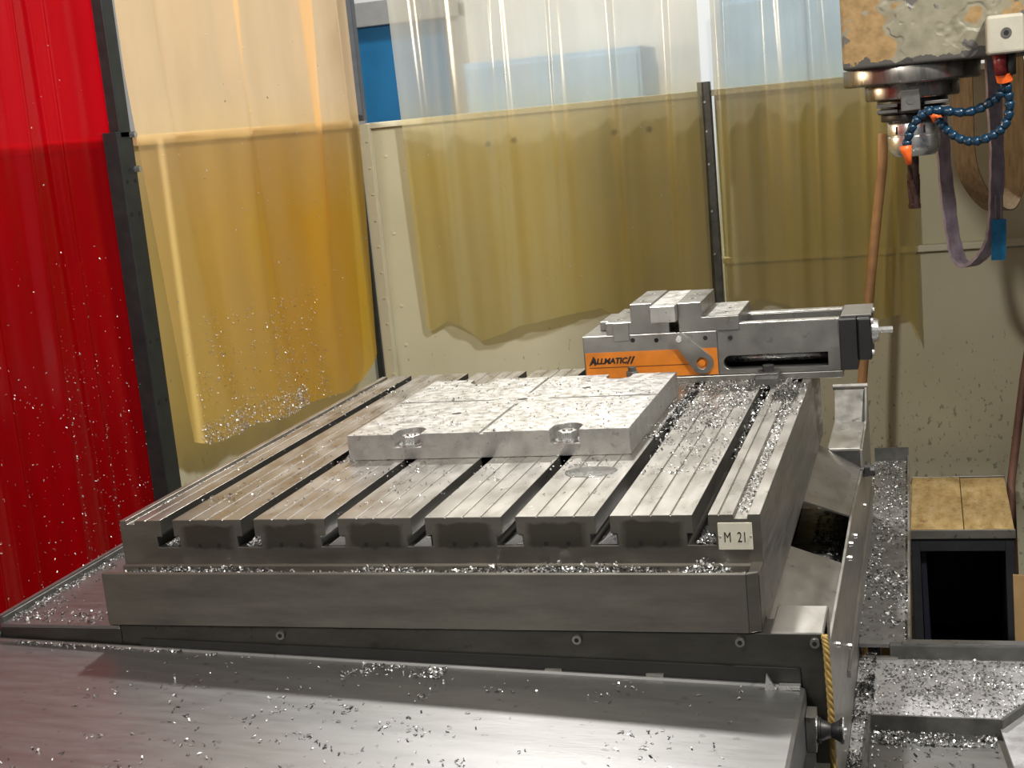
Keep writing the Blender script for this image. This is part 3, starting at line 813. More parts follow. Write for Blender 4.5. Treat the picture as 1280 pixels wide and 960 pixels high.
# jaws
obj('fixed_jaw', prism(bmesh.new(), [(0.456, 1.0947), (0.575, 1.0947), (0.575, 1.116), (0.545, 1.116), (0.545, 1.1505), (0.504, 1.1505), (0.504, 1.118), (0.456, 1.118)], 'y', YF, 1.015), 'vise', VS, 0.001)
obj('jaw_foot', B(0.470, 0.50, YF - 0.003, YF, 1.083, 1.118), 'vise', VS, 0.001)
obj('tail_block', B(0.432, 0.456, 0.90, 1.0, 1.0947, 1.112), 'vise', VS, 0.001)
obj('moving_jaw', prism(bmesh.new(), [(0.592, 1.0947), (0.7015, 1.0947), (0.7015, 1.1205), (0.635, 1.1205), (0.635, 1.148), (0.592, 1.148)], 'y', YF, 1.015), 'vise', VS, 0.001)
obj('jaw_step', prism(bmesh.new(), [(YF + 0.001, 1.1207), (YF + 0.001, 1.1215), (1.01, 1.1215), (1.01, 1.1207)], 'x', 0.645, 0.7005), 'bright', VS)
for (x, y, z) in ((0.524, 0.875, 1.1507), (0.524, 0.965, 1.1507), (0.613, 0.89, 1.1482), (0.613, 0.945, 1.1482), (0.475, 0.87, 1.1182), (0.475, 0.96, 1.1182), (0.675, 0.88, 1.1217), (0.675, 0.93, 1.1217)):
    s_ = obj('jaw_screw', cone(bmesh.new(), (x, y, z - 0.002), (x, y, z + 0.0005), 0.0075, 0.0075, 18), 'bright', VS)
    obj('socket', cone(bmesh.new(), (x, y, z + 0.0003), (x, y, z + 0.0008), 0.0038, 0.0038, 6), 'hole', s_)
for (x, z) in ((0.505, 1.084), (0.549, 1.082), (0.639, 1.082), (0.684, 1.080)):
    obj('bore', cone(bmesh.new(), (x, YF + 0.0005, z), (x, YF - 0.0006, z), 0.0042, 0.0042, 16), 'hole', VS)
obj('end_block', B(0.877, 0.906, YF - 0.002, 1.0, 1.0127, 1.1035), 'black', VS, 0.0012)
obj('end_top', B(0.879, 0.932, YF + 0.02, 0.985, 1.1035, 1.108), 'vise', VS, 0.001)
obj('bearing_block', B(0.906, 0.931, YF + 0.008, 0.96, 1.027, 1.1035), 'black', VS, 0.004)
bm = bmesh.new(); cone(bm, (0.931, 0.885, 1.074), (0.943, 0.885, 1.074), 0.024, 0.019, 26); obj('flange', bm, 'bright', VS, 0.001)
bm = bmesh.new(); cone(bm, (0.943, 0.885, 1.074), (0.967, 0.885, 1.074), 0.0065, 0.0065, 6); obj('hex_drive', bm, 'bright', VS, 0.0005)
for (y, z) in ((0.852, 1.040), (0.852, 1.096), (0.93, 1.104)):
    bm = bmesh.new(); cone(bm, (0.931, y, z), (0.935, y, z), 0.006, 0.005, 14); obj('end_screw', bm, 'bright', VS)
# lever
def capsule2(c0, r0, c1, r1, n=16):
    c0 = Vector(c0); c1 = Vector(c1); d = (c1 - c0); L = d.length; a = math.atan2(d.y, d.x)
    off = math.acos(max(-1, min(1, (r0 - r1) / L)))
    lp = []
    for i in range(n + 1):
        t = a + off + (2 * PI - 2 * off) * i / n
        lp.append((c0.x + r0 * math.cos(t), c0.y + r0 * math.sin(t)))
    for i in range(n + 1):
        t = a - off + (2 * off) * i / n
        lp.append((c1.x + r1 * math.cos(t), c1.y + r1 * math.sin(t)))
    return lp
lv = obj('lever', prism(bmesh.new(), capsule2((0.592, 1.083), 0.0125, (0.631, 1.037), 0.0205), 'y', YF - 0.0065, YF - 0.0015), 'vise', VS)
hc = bmesh.new(); cone(hc, (0.631, YF - 0.02, 1.037), (0.631, YF + 0.001, 1.037), 0.0105, 0.0105, 28)
cut(lv, [hc]); bevel(lv, 0.0008, 2)
sp_ = obj('pivot_screw', cone(bmesh.new(), (0.592, YF - 0.0065, 1.083), (0.592, YF - 0.0105, 1.083), 0.0065, 0.0055, 18), 'bright', VS)
obj('lever_stop', cone(bmesh.new(), (0.631, YF - 0.0012, 1.037), (0.631, YF - 0.004, 1.037), 0.0060, 0.0060, 18), 'orange', VS)

# workpiece in the jaws
WP = obj('steel_bar', B(0.5455, 0.5915, 0.815, 1.022, 1.1175, 1.1475), 'plate', None, 0.0012)
tag(WP, 'square steel bar gripped between the vise jaws', 'workpiece')
# clamps on the table
CL = thing('table_clamp', 'small steel clamp block holding the vise foot near the table edge', 'clamp', (0.75, 0.81, 1.0))
obj('block', prism(bmesh.new(), [(0.783, 1.0003), (0.783, 1.014), (0.79, 1.0195), (0.8355, 1.0195), (0.8355, 1.0003)], 'x', 0.731, 0.771), 'rim', CL, 0.0012)
obj('cap', B(0.732, 0.770, 0.788, 0.830, 1.0195, 1.0215), 'vise', CL, 0.0006)
obj('nut', cone(bmesh.new(), (0.752, 0.813, 1.0215), (0.752, 0.813, 1.033), 0.011, 0.011, 6), 'darksteel', CL, 0.0008)
CB = thing('clamp_stud', 'short steel stud in front of the orange vise panel', 'stud', (0.508, 0.80, 1.0))
obj('stud', cone(bmesh.new(), (0.508, 0.80, 1.0003), (0.508, 0.80, 1.042), 0.0075, 0.0075, 18), 'rim', CB, 0.001)
obj('stud_nut', cone(bmesh.new(), (0.508, 0.80, 1.016), (0.508, 0.80, 1.034), 0.0125, 0.0125, 6), 'vise', CB, 0.001)

# ================================================================== SPINDLE HEAD
AX, AY = 1.0125, 1.30
SH = thing('spindle_head', 'milling spindle head with peeling beige paint at the top right', 'spindle head', (1.2, 1.5, 1.53))
obj('housing', B(0.888, 1.70, 1.16, 1.66, 1.534, 2.15), 'head', SH, 0.006, 3)
obj('column', B(1.70, 2.25, 1.1, 2.1, 0.0, 2.4), 'head', SH, 0.01)
def lo(name, prof, m, parent=SH, n=48):
    o = obj(name, lathe(bmesh.new(), prof, (AX, AY), n), m, parent, 0.0012, 2, False)
    for p in o.data.polygons: p.use_smooth = len(p.vertices) == 4 and abs(p.normal.z) < 0.9
    return o
lo('spindle_flange', [(0.128, 1.500), (0.132, 1.504), (0.132, 1.534)], 'flange')
lo('spindle_ring', [(0.088, 1.470), (0.091, 1.473), (0.091, 1.500)], 'flange')
lo('gripper_groove', [(0.060, 1.441), (0.068, 1.443), (0.068, 1.451), (0.062, 1.453), (0.062, 1.458), (0.068, 1.460), (0.068, 1.470)], 'darksteel')
kb = obj('drive_key', B(0.992, 1.028, 1.196, 1.24, 1.448, 1.488), 'vise', SH, 0.002)
obj('key_screw', cone(bmesh.new(), (1.010, 1.196, 1.468), (1.010, 1.1945, 1.468), 0.008, 0.008, 16), 'rim', kb)
for (x0, x1) in ((0.945, 0.985), (1.035, 1.082)):
    for z in (1.446, 1.457):
        obj('key_bar', B(x0, x1, 1.222, 1.262, z, z + 0.006), 'vise', SH, 0.001)
bb = obj('hose_block', B(1.148, 1.213, 1.09, 1.16, 1.536, 1.606), 'bracket', SH, 0.006, 3)
obj('block_screw', cone(bmesh.new(), (1.182, 1.09, 1.573), (1.182, 1.0885, 1.573), 0.0095, 0.0095, 22), 'rim', bb)
obj('block_socket', cone(bmesh.new(), (1.182, 1.0885, 1.573), (1.182, 1.088, 1.573), 0.005, 0.005, 6), 'hole', bb)
obj('hose_stub', cone(bmesh.new(), (1.170, 1.12, 1.538), (1.173, 1.13, 1.500), 0.0125, 0.0105, 18), 'redhose', SH, 0, 2, True)
obj('valve_body', cone(bmesh.new(), (1.190, 1.13, 1.538), (1.190, 1.14, 1.500), 0.010, 0.010, 16), 'darksteel', SH, 0, 2, True)
bm = bmesh.new(); cone(bm, (1.178, 1.14, 1.503), (1.180, 1.145, 1.487), 0.0155, 0.0145, 14); obj('hose_nut', bm, 'orangeplastic', SH, 0.001)
def locline(name, pts, ns, nozzle=None):
    P = crom(pts, ns * 3 + 1)
    h = obj(name, tube(bmesh.new(), P, 0.0055, 12), 'blueplastic', SH, 0, 2, True)
    for k in range(ns):
        a, b_, c = P[3 * k], P[3 * k + 1], P[3 * k + 3]
        bm = bmesh.new(); d = (c - a)
        tube(bm, [a, a + d * 0.25, a + d * 0.5, a + d * 0.75, a + d * 1.0], [0.0068, 0.0094, 0.0088, 0.0076, 0.0066], 12)
        obj('hose_segment', bm, 'blueplastic', h, 0, 2, True)
    return h, P
hA, PA = locline('coolant_hose', [(1.181, 1.147, 1.486), (1.172, 1.155, 1.463), (1.158, 1.17, 1.453), (1.136, 1.18, 1.44), (1.107, 1.18, 1.435), (1.078, 1.18, 1.441), (1.049, 1.18, 1.446), (1.029, 1.182, 1.438), (1.014, 1.185, 1.422), (1.004, 1.19, 1.40), (0.998, 1.195, 1.378)], 15)
hB, PB = locline('coolant_hose', [(1.183, 1.147, 1.482), (1.187, 1.155, 1.456), (1.187, 1.16, 1.427), (1.175, 1.16, 1.401), (1.155, 1.165, 1.388), (1.129, 1.17, 1.38), (1.105, 1.18, 1.383), (1.083, 1.19, 1.397), (1.069, 1.20, 1.413), (1.058, 1.21, 1.428)], 15)
e = PA[-1]
bm = bmesh.new(); tube(bm, [e + Vector((-0.001, 0, 0.004)), e + Vector((0, 0, -0.006)), e + Vector((0.002, 0.001, -0.013)), e + Vector((0.005, 0.003, -0.033))], [0.0115, 0.0105, 0.0082, 0.0052], 14)
obj('nozzle', bm, 'orangeplastic', hA, 0, 2, True)
e = PB[-1]
bm = bmesh.new(); tube(bm, [e + Vector((0.001, 0, -0.003)), e + Vector((-0.004, 0.004, 0.006)), e + Vector((-0.016, 0.012, 0.018))], [0.010, 0.009, 0.005], 14)
obj('nozzle', bm, 'orangeplastic', hB, 0, 2, True)

CH = thing('tool_holder', 'silver collet chuck under the spindle', 'tool holder', (AX - 0.003, AY, 1.356))
lo('holder_neck', [(0.050, 1.4262), (0.062, 1.428), (0.062, 1.4408)], 'black', CH)
lo('holder_body', [(0.030, 1.356), (0.040, 1.357), (0.048, 1.366), (0.051, 1.376), (0.051, 1.396), (0.0498, 1.397), (0.0498, 1.399), (0.051, 1.400), (0.051, 1.420), (0.048, 1.426)], 'bright', CH)
for a in (-2.25, -1.15, -0.2, 2.9):
    cx, cy = AX + 0.0508 * math.cos(a), AY + 0.0508 * math.sin(a)
    bm = bmesh.new(); box(bm, -0.0018, 0.0018, -0.001, 0.001, 1.402, 1.417)
    bmesh.ops.rotate(bm, verts=bm.verts, cent=(0, 0, 0), matrix=Matrix.Rotation(a + PI / 2, 3, 'Z')); bmesh.ops.translate(bm, verts=bm.verts, vec=(cx, cy, 0))
    obj('wrench_slot', bm, 'hole', CH)
# end mill: four-flute helical cutter
bm = bmesh.new(); rings = []; nz = 60; nn = 24
for j in range(nz + 1):
    z = 1.2505 + (1.3555 - 1.2505) * j / nz
    ring = []
    for i in range(nn):
        t = 2 * PI * i / nn
        if j < 52:
            ph = (t * 4 + (z - 1.25) * 105.0) % (2 * PI) / (2 * PI)
            r = 0.0128 - 0.0042 * (1 - ph) ** 1.5
        else:
            r = 0.0120
        ring.append(bm.verts.new((AX - 0.004 + r * math.cos(t), AY + r * math.sin(t), z)))
    rings.append(ring)
for a, b_ in zip(rings, rings[1:]):
    for i in range(nn):
        j = (i + 1) % nn; bm.faces.new([a[i], a[j], b_[j], b_[i]])
bm.faces.new(rings[0][::-1]); bm.faces.new(rings[-1])
MT['cutter'] = metal('brown_coated_carbide', (0.05, 0.028, 0.025), (0.11, 0.065, 0.055), 0.35, 0.1, 0.7, (1, 1, 1), 60, 0.0)
tag(obj('end_mill', bm, 'cutter'), 'dark brown fluted end mill in the silver chuck', 'cutting tool')

# ================================================================== SLINGS
def ribbon(name, pts, n, width, wdir, m, thick=0.004, parent=None, wob=0.0):
    P = crom(pts, n); bm = bmesh.new(); prev = None
    for i, p in enumerate(P):
        d = (P[min(i + 1, n - 1)] - P[max(i - 1, 0)]).normalized()
        t = i / (n - 1)
        w = wdir(t) if callable(wdir) else Vector(wdir)
        w = (w - d * w.dot(d)).normalized(); nn_ = d.cross(w).normalized()
        k = 1 + wob * math.sin(i * 1.7) + wob * math.sin(i * 0.63)
        q = [p + w * width / 2 * k + nn_ * thick / 2, p - w * width / 2 * k + nn_ * thick / 2, p - w * width / 2 * k - nn_ * thick / 2, p + w * width / 2 * k - nn_ * thick / 2]
        q = [bm.verts.new(v) for v in q]
        if prev:
            for a in range(4):
                b_ = (a + 1) % 4; bm.faces.new([prev[a], prev[b_], q[b_], q[a]])
        else:
            bm.faces.new(q[::-1])
        prev = q
    bm.faces.new(prev)
    return obj(name, bm, m, parent, 0, 2, False)
tan_pts = [(1.119, 1.80, 1.5645), (1.118, 1.8, 1.404), (1.119, 1.8, 1.331), (1.13, 1.82, 1.273), (1.158, 1.87, 1.217), (1.191, 1.93, 1.181), (1.216, 1.97, 1.183), (1.234, 2.0, 1.224), (1.239, 2.0, 1.292), (1.24, 2.0, 1.388), (1.241, 2.0, 1.5645)]
ts = ribbon('webbing_sling', tan_pts, 70, 0.056, (0.86, -0.52, 0.0), 'tan', 0.003)
tag(ts, 'wide tan webbing sling looped behind the coolant hoses', 'sling')
MT['slinghook'] = MT['darksteel']
pur_pts = [(1.062, 1.85, 1.5645), (1.068, 1.85, 1.43), (1.072, 1.85, 1.37), (1.077, 1.85, 1.257), (1.087, 1.85, 1.142), (1.097, 1.83, 1.085), (1.115, 1.8, 1.066), (1.139, 1.76, 1.08), (1.164, 1.72, 1.116), (1.176, 1.7, 1.16), (1.181, 1.7, 1.223), (1.186, 1.7, 1.312), (1.184, 1.7, 1.436), (1.181, 1.7, 1.5645)]
PS = thing('round_sling', 'mauve lifting sling with a bright blue tag hanging beside the chuck', 'sling', (1.12, 1.78, 1.066))
ribbon('loop', pur_pts, 90, 0.036, (0.8, 0.6, 0.0), 'purple', 0.008, PS, 0.05)
tg = ribbon('tag', [(1.186, 1.688, 1.180), (1.1855, 1.687, 1.150), (1.184, 1.686, 1.12), (1.182, 1.687, 1.088)], 12, 0.031, (0.98, 0.15, 0), 'tag', 0.003, PS)
tg['label'] = 'bright blue tag'
for dx in (-0.006, 0.006):
    ribbon('stitching', [(1.186 + dx, 1.691, 1.235), (1.1855 + dx, 1.690, 1.205), (1.185 + dx, 1.689, 1.181)], 8, 0.003, (1, 0, 0), 'bracket', 0.002, PS)
# hook bar the slings hang from (on the wall side of the head)
HB = thing('sling_hook_bar', 'steel bar behind the spindle head carrying the slings', 'hook bar', (1.2, 1.85, 1.535))
obj('bar', B(1.03, 1.32, 1.6605, 2.04, 1.565, 1.60), 'darksteel', HB, 0.002)

# ================================================================== BROOM AND BAR
bm = bmesh.new(); tube(bm, [(0.9295, 2.125, 1.378), (0.925, 2.12, 1.30), (0.906, 2.11, 1.17), (0.882, 2.09, 1.0), (0.853, 2.05, 0.76), (0.80, 1.95, 0.33)], 0.0125, 16)
bh = thing('broom', 'wooden broom handle leaning against the clear curtain', 'broom', (0.79, 1.93, 0.3))
obj('handle', bm, 'handle', bh, 0, 2, True)
obj('head', B(0.68, 0.92, 1.92, 1.98, 0.27, 0.33), 'handle', bh, 0.004)
obj('bristles', B(0.69, 0.91, 1.925, 1.975, 0.0, 0.27), 'card', bh)
bm = bmesh.new(); tube(bm, [(1.214, 2.02, 0.012), (1.216, 2.15, 0.43), (1.258, 2.205, 0.70), (1.31, 2.27, 0.97)], 0.011, 14)
tag(obj('leaning_bar', bm, 'pipe', None, 0, 2, True), 'thin brown bar leaning on the wall behind the wooden-topped box', 'bar')

# ================================================================== CHIP TROUGH AND TRAYS (lower right)
CT = thing('chip_trough', 'narrow steel chip trough running back beside the table', 'trough', (0.94, 1.2, 0.0))
def quadslab(name, q, z, t, m, parent):
    return obj(name, hexa(bmesh.new(), [(x, y, z - t) for x, y in q], [(x, y, z) for x, y in q]), m, parent)
quadslab('trough_floor', [(0.899, 0.585), (0.977, 0.585), (0.963, 1.78), (0.885, 1.78)], 0.60, 0.006, 'trough', CT)
obj('trough_rim', hexa(bmesh.new(), [(0.977, 0.59, 0.54), (0.981, 0.59, 0.54), (0.967, 1.78, 0.54), (0.963, 1.78, 0.54)], [(0.977, 0.59, 0.612), (0.981, 0.59, 0.612), (0.967, 1.78, 0.612), (0.963, 1.78, 0.612)]), 'guard', CT)
obj('end_wall', B(0.886, 0.966, 1.778, 1.784, 0.54, 0.632), 'rim', CT)
obj('trough_leg', B(0.91, 0.93, 1.70, 1.74, 0.0, 0.594), 'rim', CT)
obj('trough_leg', B(0.91, 0.93, 0.64, 0.68, 0.0, 0.594), 'rim', CT)

TR = thing('drip_tray', 'zinc drip tray strewn with chips at the lower right', 'tray', (1.1, 0.35, 0.0))
ZT = 0.578
quadslab('tray_floor', [(0.899, 0.333), (1.45, 0.333), (1.45, 0.575), (0.899, 0.575)], ZT, 0.006, 'tray', TR)
quadslab('tray_floor', [(0.899, -0.25), (0.921, -0.25), (0.9225, 0.333), (0.899, 0.333)], ZT, 0.006, 'tray', TR)
quadslab('tray_floor', [(1.1065, 0.333), (1.165, -0.25), (1.45, -0.25), (1.45, 0.333)], ZT, 0.0055, 'tray', TR)
obj('rear_rail', B(0.948, 1.45, 0.575, 0.592, 0.56, 0.602), 'rim', TR, 0.001)
obj('rail_cap', B(0.968, 1.45, 0.577, 0.594, 0.602, 0.6055), 'stainless', TR)
obj('seam_bar', B(0.905, 0.96, 0.570, 0.578, 0.578, 0.583), 'guard', TR)
PN = thing('chip_pan', 'bright sheet pan with dark upright lips in the bottom right corner', 'pan', (1.02, 0.1, 0.5))
obj('pan_floor', hexa(bmesh.new(), [(0.925, -0.25, 0.560), (1.158, -0.25, 0.560), (1.102, 0.325, 0.560), (0.9265, 0.325, 0.560)], [(0.925, -0.25, 0.566), (1.158, -0.25, 0.566), (1.102, 0.325, 0.566), (0.9265, 0.325, 0.566)]), 'stainless', PN)
obj('pan_lip', hexa(bmesh.new(), [(0.9225, 0.326, 0.560), (1.1065, 0.322, 0.560), (1.1065, 0.326, 0.560), (0.9225, 0.330, 0.560)], [(0.9225, 0.326, 0.592), (1.1065, 0.322, 0.592), (1.1065, 0.326, 0.592), (0.9225, 0.330, 0.592)]), 'rim', PN)
obj('pan_lip', hexa(bmesh.new(), [(0.9205, -0.25, 0.560), (0.9245, -0.25, 0.560), (0.9265, 0.329, 0.560), (0.9225, 0.329, 0.560)], [(0.9205, -0.25, 0.592), (0.9245, -0.25, 0.592), (0.9265, 0.329, 0.592), (0.9225, 0.329, 0.592)]), 'rim', PN)
obj('pan_lip', hexa(bmesh.new(), [(1.1065, 0.322, 0.560), (1.165, 0.42, 0.560), (1.169, 0.418, 0.560), (1.1105, 0.320, 0.560)], [(1.1065, 0.322, 0.592), (1.165, 0.42, 0.592), (1.169, 0.418, 0.592), (1.1105, 0.320, 0.592)]), 'rim', PN)

# ================================================================== WOODEN-TOPPED BOX, DRUM, BOARD
BX = thing('step_box', 'black open-fronted box with a worn plywood top against the wall', 'box', (1.08, 1.92, 0.0))
obj('top_board', B(0.964, 1.086, 1.69, 2.165, 0.432, 0.450), 'wood', BX, 0.002)
obj('top_board', B(1.0875, 1.200, 1.69, 2.155, 0.432, 0.450), 'wood', BX, 0.002)
obj('edge_strip', B(0.962, 1.202, 1.684, 1.690, 0.430, 0.4515), 'guard', BX, 0.001)
obj('edge_strip', B(0.962, 1.202, 2.166, 2.172, 0.430, 0.4515), 'guard', BX, 0.001)
obj('side_panel', B(0.964, 0.985, 1.69, 2.16, 0.0, 0.432), 'boxblack', BX, 0.002)
obj('side_panel', B(1.178, 1.199, 1.69, 2.16, 0.0, 0.432), 'boxblack', BX, 0.002)
obj('back_panel', B(0.985, 1.178, 2.14, 2.16, 0.0, 0.432), 'boxinner', BX)
obj('front_rail', B(0.985, 1.178, 1.69, 1.71, 0.398, 0.432), 'boxblack', BX)
obj('inner_board', hexa(bmesh.new(), [(0.988, 1.72, 0.0), (1.0, 1.72, 0.0), (1.0, 2.1, 0.0), (0.988, 2.1, 0.0)], [(0.986, 1.72, 0.39), (0.998, 1.72, 0.39), (0.998, 2.1, 0.39), (0.986, 2.1, 0.39)]), 'boxinner', BX)
obj('bottom_board', B(0.985, 1.178, 1.71, 2.14, 0.02, 0.04), 'boxinner', BX)
DR = thing('oil_drum', 'blue steel drum at the right edge beside the wooden-topped box', 'drum', (1.43, 1.75, 0.0))
obj('shell', lathe(bmesh.new(), [(0.195, 0.0), (0.195, 0.13), (0.199, 0.14), (0.195, 0.15), (0.195, 0.30), (0.199, 0.31), (0.195, 0.32), (0.195, 0.42)], (1.43, 1.75), 48), 'drum', DR, 0, 2, False)
obj('lid', lathe(bmesh.new(), [(0.197, 0.42), (0.200, 0.425), (0.200, 0.435), (0.18, 0.436), (0.178, 0.428)], (1.43, 1.75), 48), 'drum', DR)
CD = obj('cardboard_sheet', hexa(bmesh.new(), [(1.185, 1.47, 0.0), (1.40, 1.44, 0.0), (1.40, 1.45, 0.0), (1.185, 1.48, 0.0)], [(1.187, 1.55, 0.385), (1.40, 1.52, 0.385), (1.40, 1.53, 0.385), (1.187, 1.56, 0.385)]), 'card')
tag(CD, 'brown cardboard sheet leaning on the blue drum', 'cardboard')
bm = bmesh.new(); tube(bm, [(1.30, 1.66, 0.448), (1.275, 1.88, 0.53), (1.285, 2.1, 0.60), (1.295, 2.26, 0.655)], 0.012, 10)
tag(obj('black_rod', bm, 'black', None, 0, 2, True), 'thick black rod leaning from the blue drum to the wall', 'rod')

# coolant puddle
m_, nt_, b_p = newmat('clear_coolant')
b_p.inputs['Base Color'].default_value = (0.9, 0.92, 0.9, 1); b_p.inputs['Roughness'].default_value = 0.06
b_p.inputs['Transmission Weight'].default_value = 0.9; b_p.inputs['IOR'].default_value = 1.33
MT['coolant'] = m_
bm = bmesh.new(); rr = []
for (k, z) in ((1.0, 1.0001), (0.97, 1.0006), (0.85, 1.0009)):
    rr.append([bm.verts.new((0.560 + k * 0.038 * math.cos(t) * (1 + 0.06 * math.sin(3 * t)), 0.218 + k * 0.032 * math.sin(t) * (1 + 0.08 * math.sin(2 * t + 1)), z)) for t in [2 * PI * i / 40 for i in range(40)]])
for a, c in zip(rr, rr[1:]):
    for i in range(40):
        j = (i + 1) % 40; bm.faces.new([a[i], a[j], c[j], c[i]])
bm.faces.new(rr[0][::-1]); bm.faces.new(rr[-1])
tag(obj('coolant_puddle', bm, 'coolant', None, 0, 2, True), 'thin oval coolant puddle on the table in front of the bright plate', 'puddle')

# ================================================================== SWARF
# front gutter heap
P = [scat(1700, XL + 0.004, XR - 0.018, -0.051, -0.008, 0.9262, 46, 0.028), scat(900, XL + 0.005, XR - 0.018, -0.051, -0.008, 0.9262)]
heap = [scat(420, cx - w, cx + w, -0.046, -0.006, lambda x, y, c=cx, w_=w, h_=h: 0.928 + h_ * np.clip(1 - np.abs(x - c) / w_, 0, 1) * RNG.random(len(x))) for cx, w, h in ((0.63, 0.07, 0.014), (0.755, 0.03, 0.020), (0.48, 0.07, 0.010), (0.33, 0.06, 0.010), (0.10, 0.06, 0.010), (0.0, 0.05, 0.008), (0.56, 0.05, 0.012))]
chips('metal_chips', 'silver chips heaped along the gutter on the table front', np.vstack(P + heap), (0.003, 0.0085), None, 0.6)
# chips in the slot mouths
sl = []
for k, n in ((0, 260), (1, 260), (6, 420), (5, 90)):
    c = k * PT
    q = scat(n, c - 0.006, c + 0.0165, 0.0, 0.07, 0.961)
    q[:, 2] += 0.013 * RNG.random(n) * np.clip(1 - (c + 0.0165 - q[:, 0]) / 0.024, 0.1, 1)
    sl.append(q)
chips('metal_chips', 'silver chips packed into the front mouths of the T-slots', np.vstack(sl), (0.003, 0.007), None, 0.6, m='brightchip')
# on the table top, thick at the right end near the vise
dense = [scat(1500, 0.615, 0.735, 0.47, 0.80, 1.0, 60, 0.03), scat(900, 0.605, 0.80, 0.76, 0.833, 1.0, 30, 0.03), scat(260, 0.64, 0.735, 0.2, 0.5, 1.0, 25, 0.03),
         scat(700, 0.7925, 0.8075, 0.02, 0.80, 0.9946), scat(250, 0.762, 0.822, 0.55, 0.80, 1.0, 16, 0.02), scat(330, -0.0630, -0.0515, 0.0, 1.0, 0.9946),
         scat(330, -0.05, 0.60, 0.02, 0.31, 1.0, 60, 0.03), scat(160, -0.05, 0.14, 0.3, 1.0, 1.0, 40, 0.03), scat(90, 0.135, 0.147, 0.3, 0.36, 1.0), scat(300, 0.604, 0.622, 0.40, 0.8, 1.0, 12, 0.02)]
chips('metal_chips', 'silver chips scattered over the slotted table top', np.vstack(dense), (0.0025, 0.0075), None, 0.35)
nest = scat(420, 0.770, 0.812, 0.655, 0.715, 1.0); nest[:, 2] += 0.012 * RNG.random(420) * np.exp(-((nest[:, 0] - 0.79) / 0.015) ** 2)
chips('chip_nest', 'dark curly nest of chips on the table near the clamp block', nest, (0.004, 0.011), None, 0.9, (0.10, 0.2), (1.0, 2.8), 'rim')
inslot = []
for k, a, b_, n in ((5, 0.35, 0.83, 420), (6, 0.35, 0.83, 420)):
    q = scat(n, k * PT - 0.009, k * PT + 0.009, a, b_, 0.985); q[:, 2] += 0.013 * RNG.random(n) * np.clip((q[:, 1] - a) / (b_ - a) * 1.6, 0, 1) - 0.006; inslot.append(q)
chips('metal_chips', 'chips filling the back of the two right-hand slots', np.vstack(inslot), (0.004, 0.009), None, 0.6)
def on_plate(n, c):
    q = scat(n, px0 + 0.004, px1 - 0.004, py0 + 0.004, py1 - 0.004, pz, c, 0.04)
    k = np.ones(len(q), bool)
    for cx in (0.247, 0.5): k &= ~((np.abs(q[:, 0] - cx) < 0.026) & ((q[:, 1] < 0.366) | (q[:, 1] > 0.695)))
    return q[k]
chips('metal_chips', 'fine chips lying on the bright steel plate', np.vstack([on_plate(420, 40), on_plate(250, 0)]), (0.0025, 0.007), None, 0.15)
# way cover
cov = [scat(330, 0.05, 0.80, -0.55, -0.07, zc, 70, 0.035), scat(240, 0.28, 0.42, -0.10, -0.07, zc, 6, 0.02), scat(200, -0.25, 0.10, -0.072, -0.066, zc, 16, 0.02), scat(190, -0.2, 0.4, -0.5, -0.08, zc, 45, 0.03), scat(130, 0.2, 0.55, -0.45, -0.12, zc, 14, 0.03)]
chips('metal_chips', 'sparse chips lying on the stainless foreground cover', np.vstack(cov), (0.003, 0.0095), None, 0.2, (0.18, 0.4))
chips('metal_chips', 'chips gathered on the left side tray beside the rail', np.vstack([scat(420, -0.252, -0.235, -0.03, 0.5, 0.8663), scat(220, -0.25, -0.08, -0.05, 0.3, 0.8663, 30, 0.02), scat(120, -0.25, -0.08, -0.05, -0.01, 0.8663)]), (0.003, 0.0085), None, 0.4)
# trough, chute, tray, pan
def trx(n, y0, y1, c):
    q = scat(n, 0.9, 0.975, y0, y1, 0.60, c, 0.04); q[:, 0] -= 0.0117 * (q[:, 1] - 0.585); return q
chips('metal_chips', 'bright chips covering the floor of the narrow trough', np.vstack([trx(1500, 0.8, 1.76, 60), trx(420, 0.6, 1.0, 30)]), (0.004, 0.010), None, 0.35)
chips('metal_chips', 'wet chips in the opening between the sloped deflectors', scat(520, 0.825, 0.89, 0.36, 0.88, 0.74, 30, 0.03), (0.004, 0.010), None, 0.35)
def off_pan(q):
    return q[~((q[:, 0] > 0.918) & (q[:, 0] < 1.18) & (q[:, 1] < 0.42) & ((q[:, 1] < 0.336) | (q[:, 0] - 1.1065 > (q[:, 1] - 0.322) * 0.6 - 0.01)))]
chips('metal_chips', 'chips strewn across the drip tray at the lower right', off_pan(np.vstack([scat(1500, 0.903, 1.22, 0.336, 0.57, ZT, 80, 0.035), scat(900, 0.903, 1.22, 0.34, 0.57, ZT), scat(500, 0.901, 0.92, 0.0, 0.56, ZT)])), (0.003, 0.008), None, 0.3)
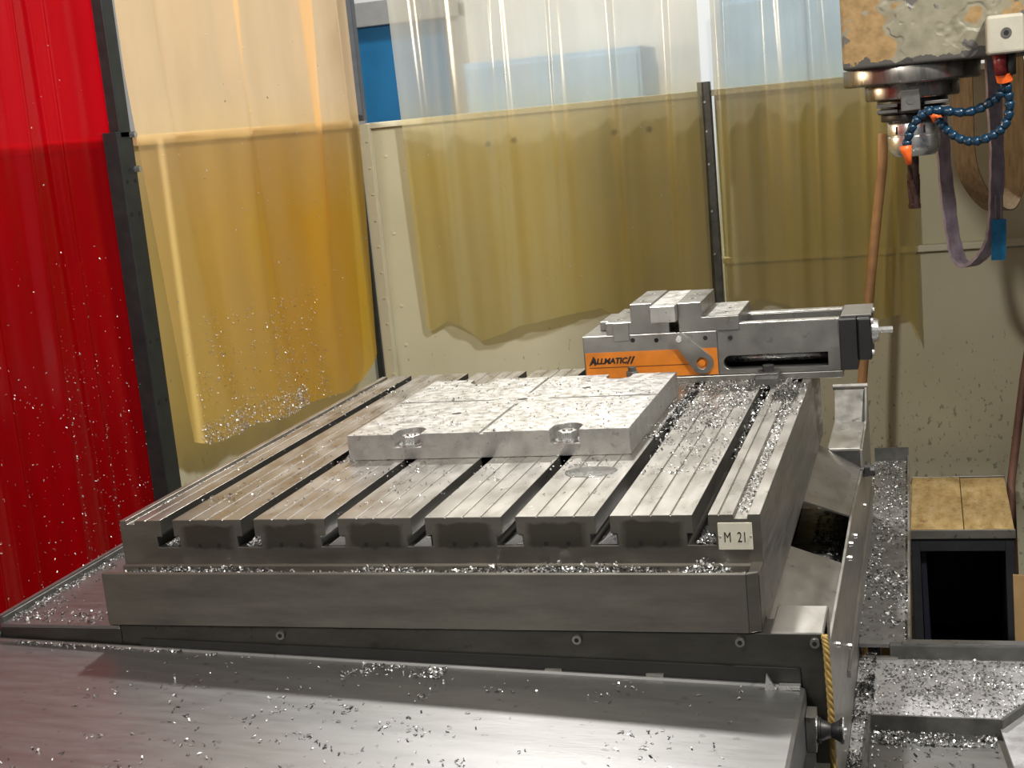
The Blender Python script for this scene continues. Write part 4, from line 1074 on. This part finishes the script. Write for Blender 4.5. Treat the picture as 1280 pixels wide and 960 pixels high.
chips('oily_swarf', 'dark oily swarf piled along the foot of the saddle wall', np.vstack([scat(650, 0.900, 0.925, 0.33, 0.62, ZT + 0.002, 10, 0.02), scat(260, 0.900, 0.915, 0.1, 0.33, ZT + 0.002, 8, 0.02)]), (0.004, 0.010), None, 0.8, (0.15, 0.35), (0.6, 2.4), 'darksteel')
chips('metal_chips', 'chips along the lips of the bright pan in the corner', np.vstack([scat(520, 0.93, 1.10, 0.285, 0.322, 0.566, 20, 0.02), scat(200, 0.93, 1.10, 0.1, 0.32, 0.566, 30, 0.04)]), (0.004, 0.009), None, 0.5)
# chips stuck to the amber and red curtains
def on_curtain(f, n, u0, u1, v0, v1, off, ax, pw=2.0):
    u = RNG.uniform(u0, u1, n); v = v0 + (v1 - v0) * RNG.random(n) ** pw
    return np.array([np.array(f(a, b)) + np.array(off) for a, b in zip(u, v)])
chips('metal_chips', 'silver chips clinging to the lower part of the amber curtain', np.vstack([on_curtain(fL, 900, 0.02, 0.62, 0.0, 0.22, (0.004, 0, 0), 0, 1.6), on_curtain(fL, 900, 0.02, 0.5, 0.0, 0.04, (0.005, 0, 0), 0, 1.3), on_curtain(fL, 110, 0.02, 0.98, 0.1, 0.7, (0.004, 0, 0), 0, 1.3)]), (0.003, 0.008), None, 1.0, m='brightchip', lift=False)
chips('metal_chips', 'tiny chips sprinkled over the red curtain', np.vstack([on_curtain(fR, 420, 0.55, 0.99, 0.18, 0.55, (0.005, 0, 0), 0, 1.3), on_curtain(fR, 260, 0.7, 0.98, 0.2, 0.42, (0.005, 0, 0), 0, 1.0), on_curtain(fR, 60, 0.5, 0.99, 0.4, 0.9, (0.005, 0, 0), 0, 1.0)]), (0.002, 0.006), None, 1.0, m='brightchip', lift=False)
chips('metal_chips', 'a few chips stuck to the clear back curtains', np.vstack([on_curtain(fA, 70, 0.05, 0.95, 0.0, 0.55, (0, -0.004, 0), 0, 1.0), on_curtain(fB, 50, 0.05, 0.9, 0.0, 0.55, (0, -0.004, 0), 0, 1.0)]), (0.003, 0.006), None, 1.0, m='brightchip', lift=False)
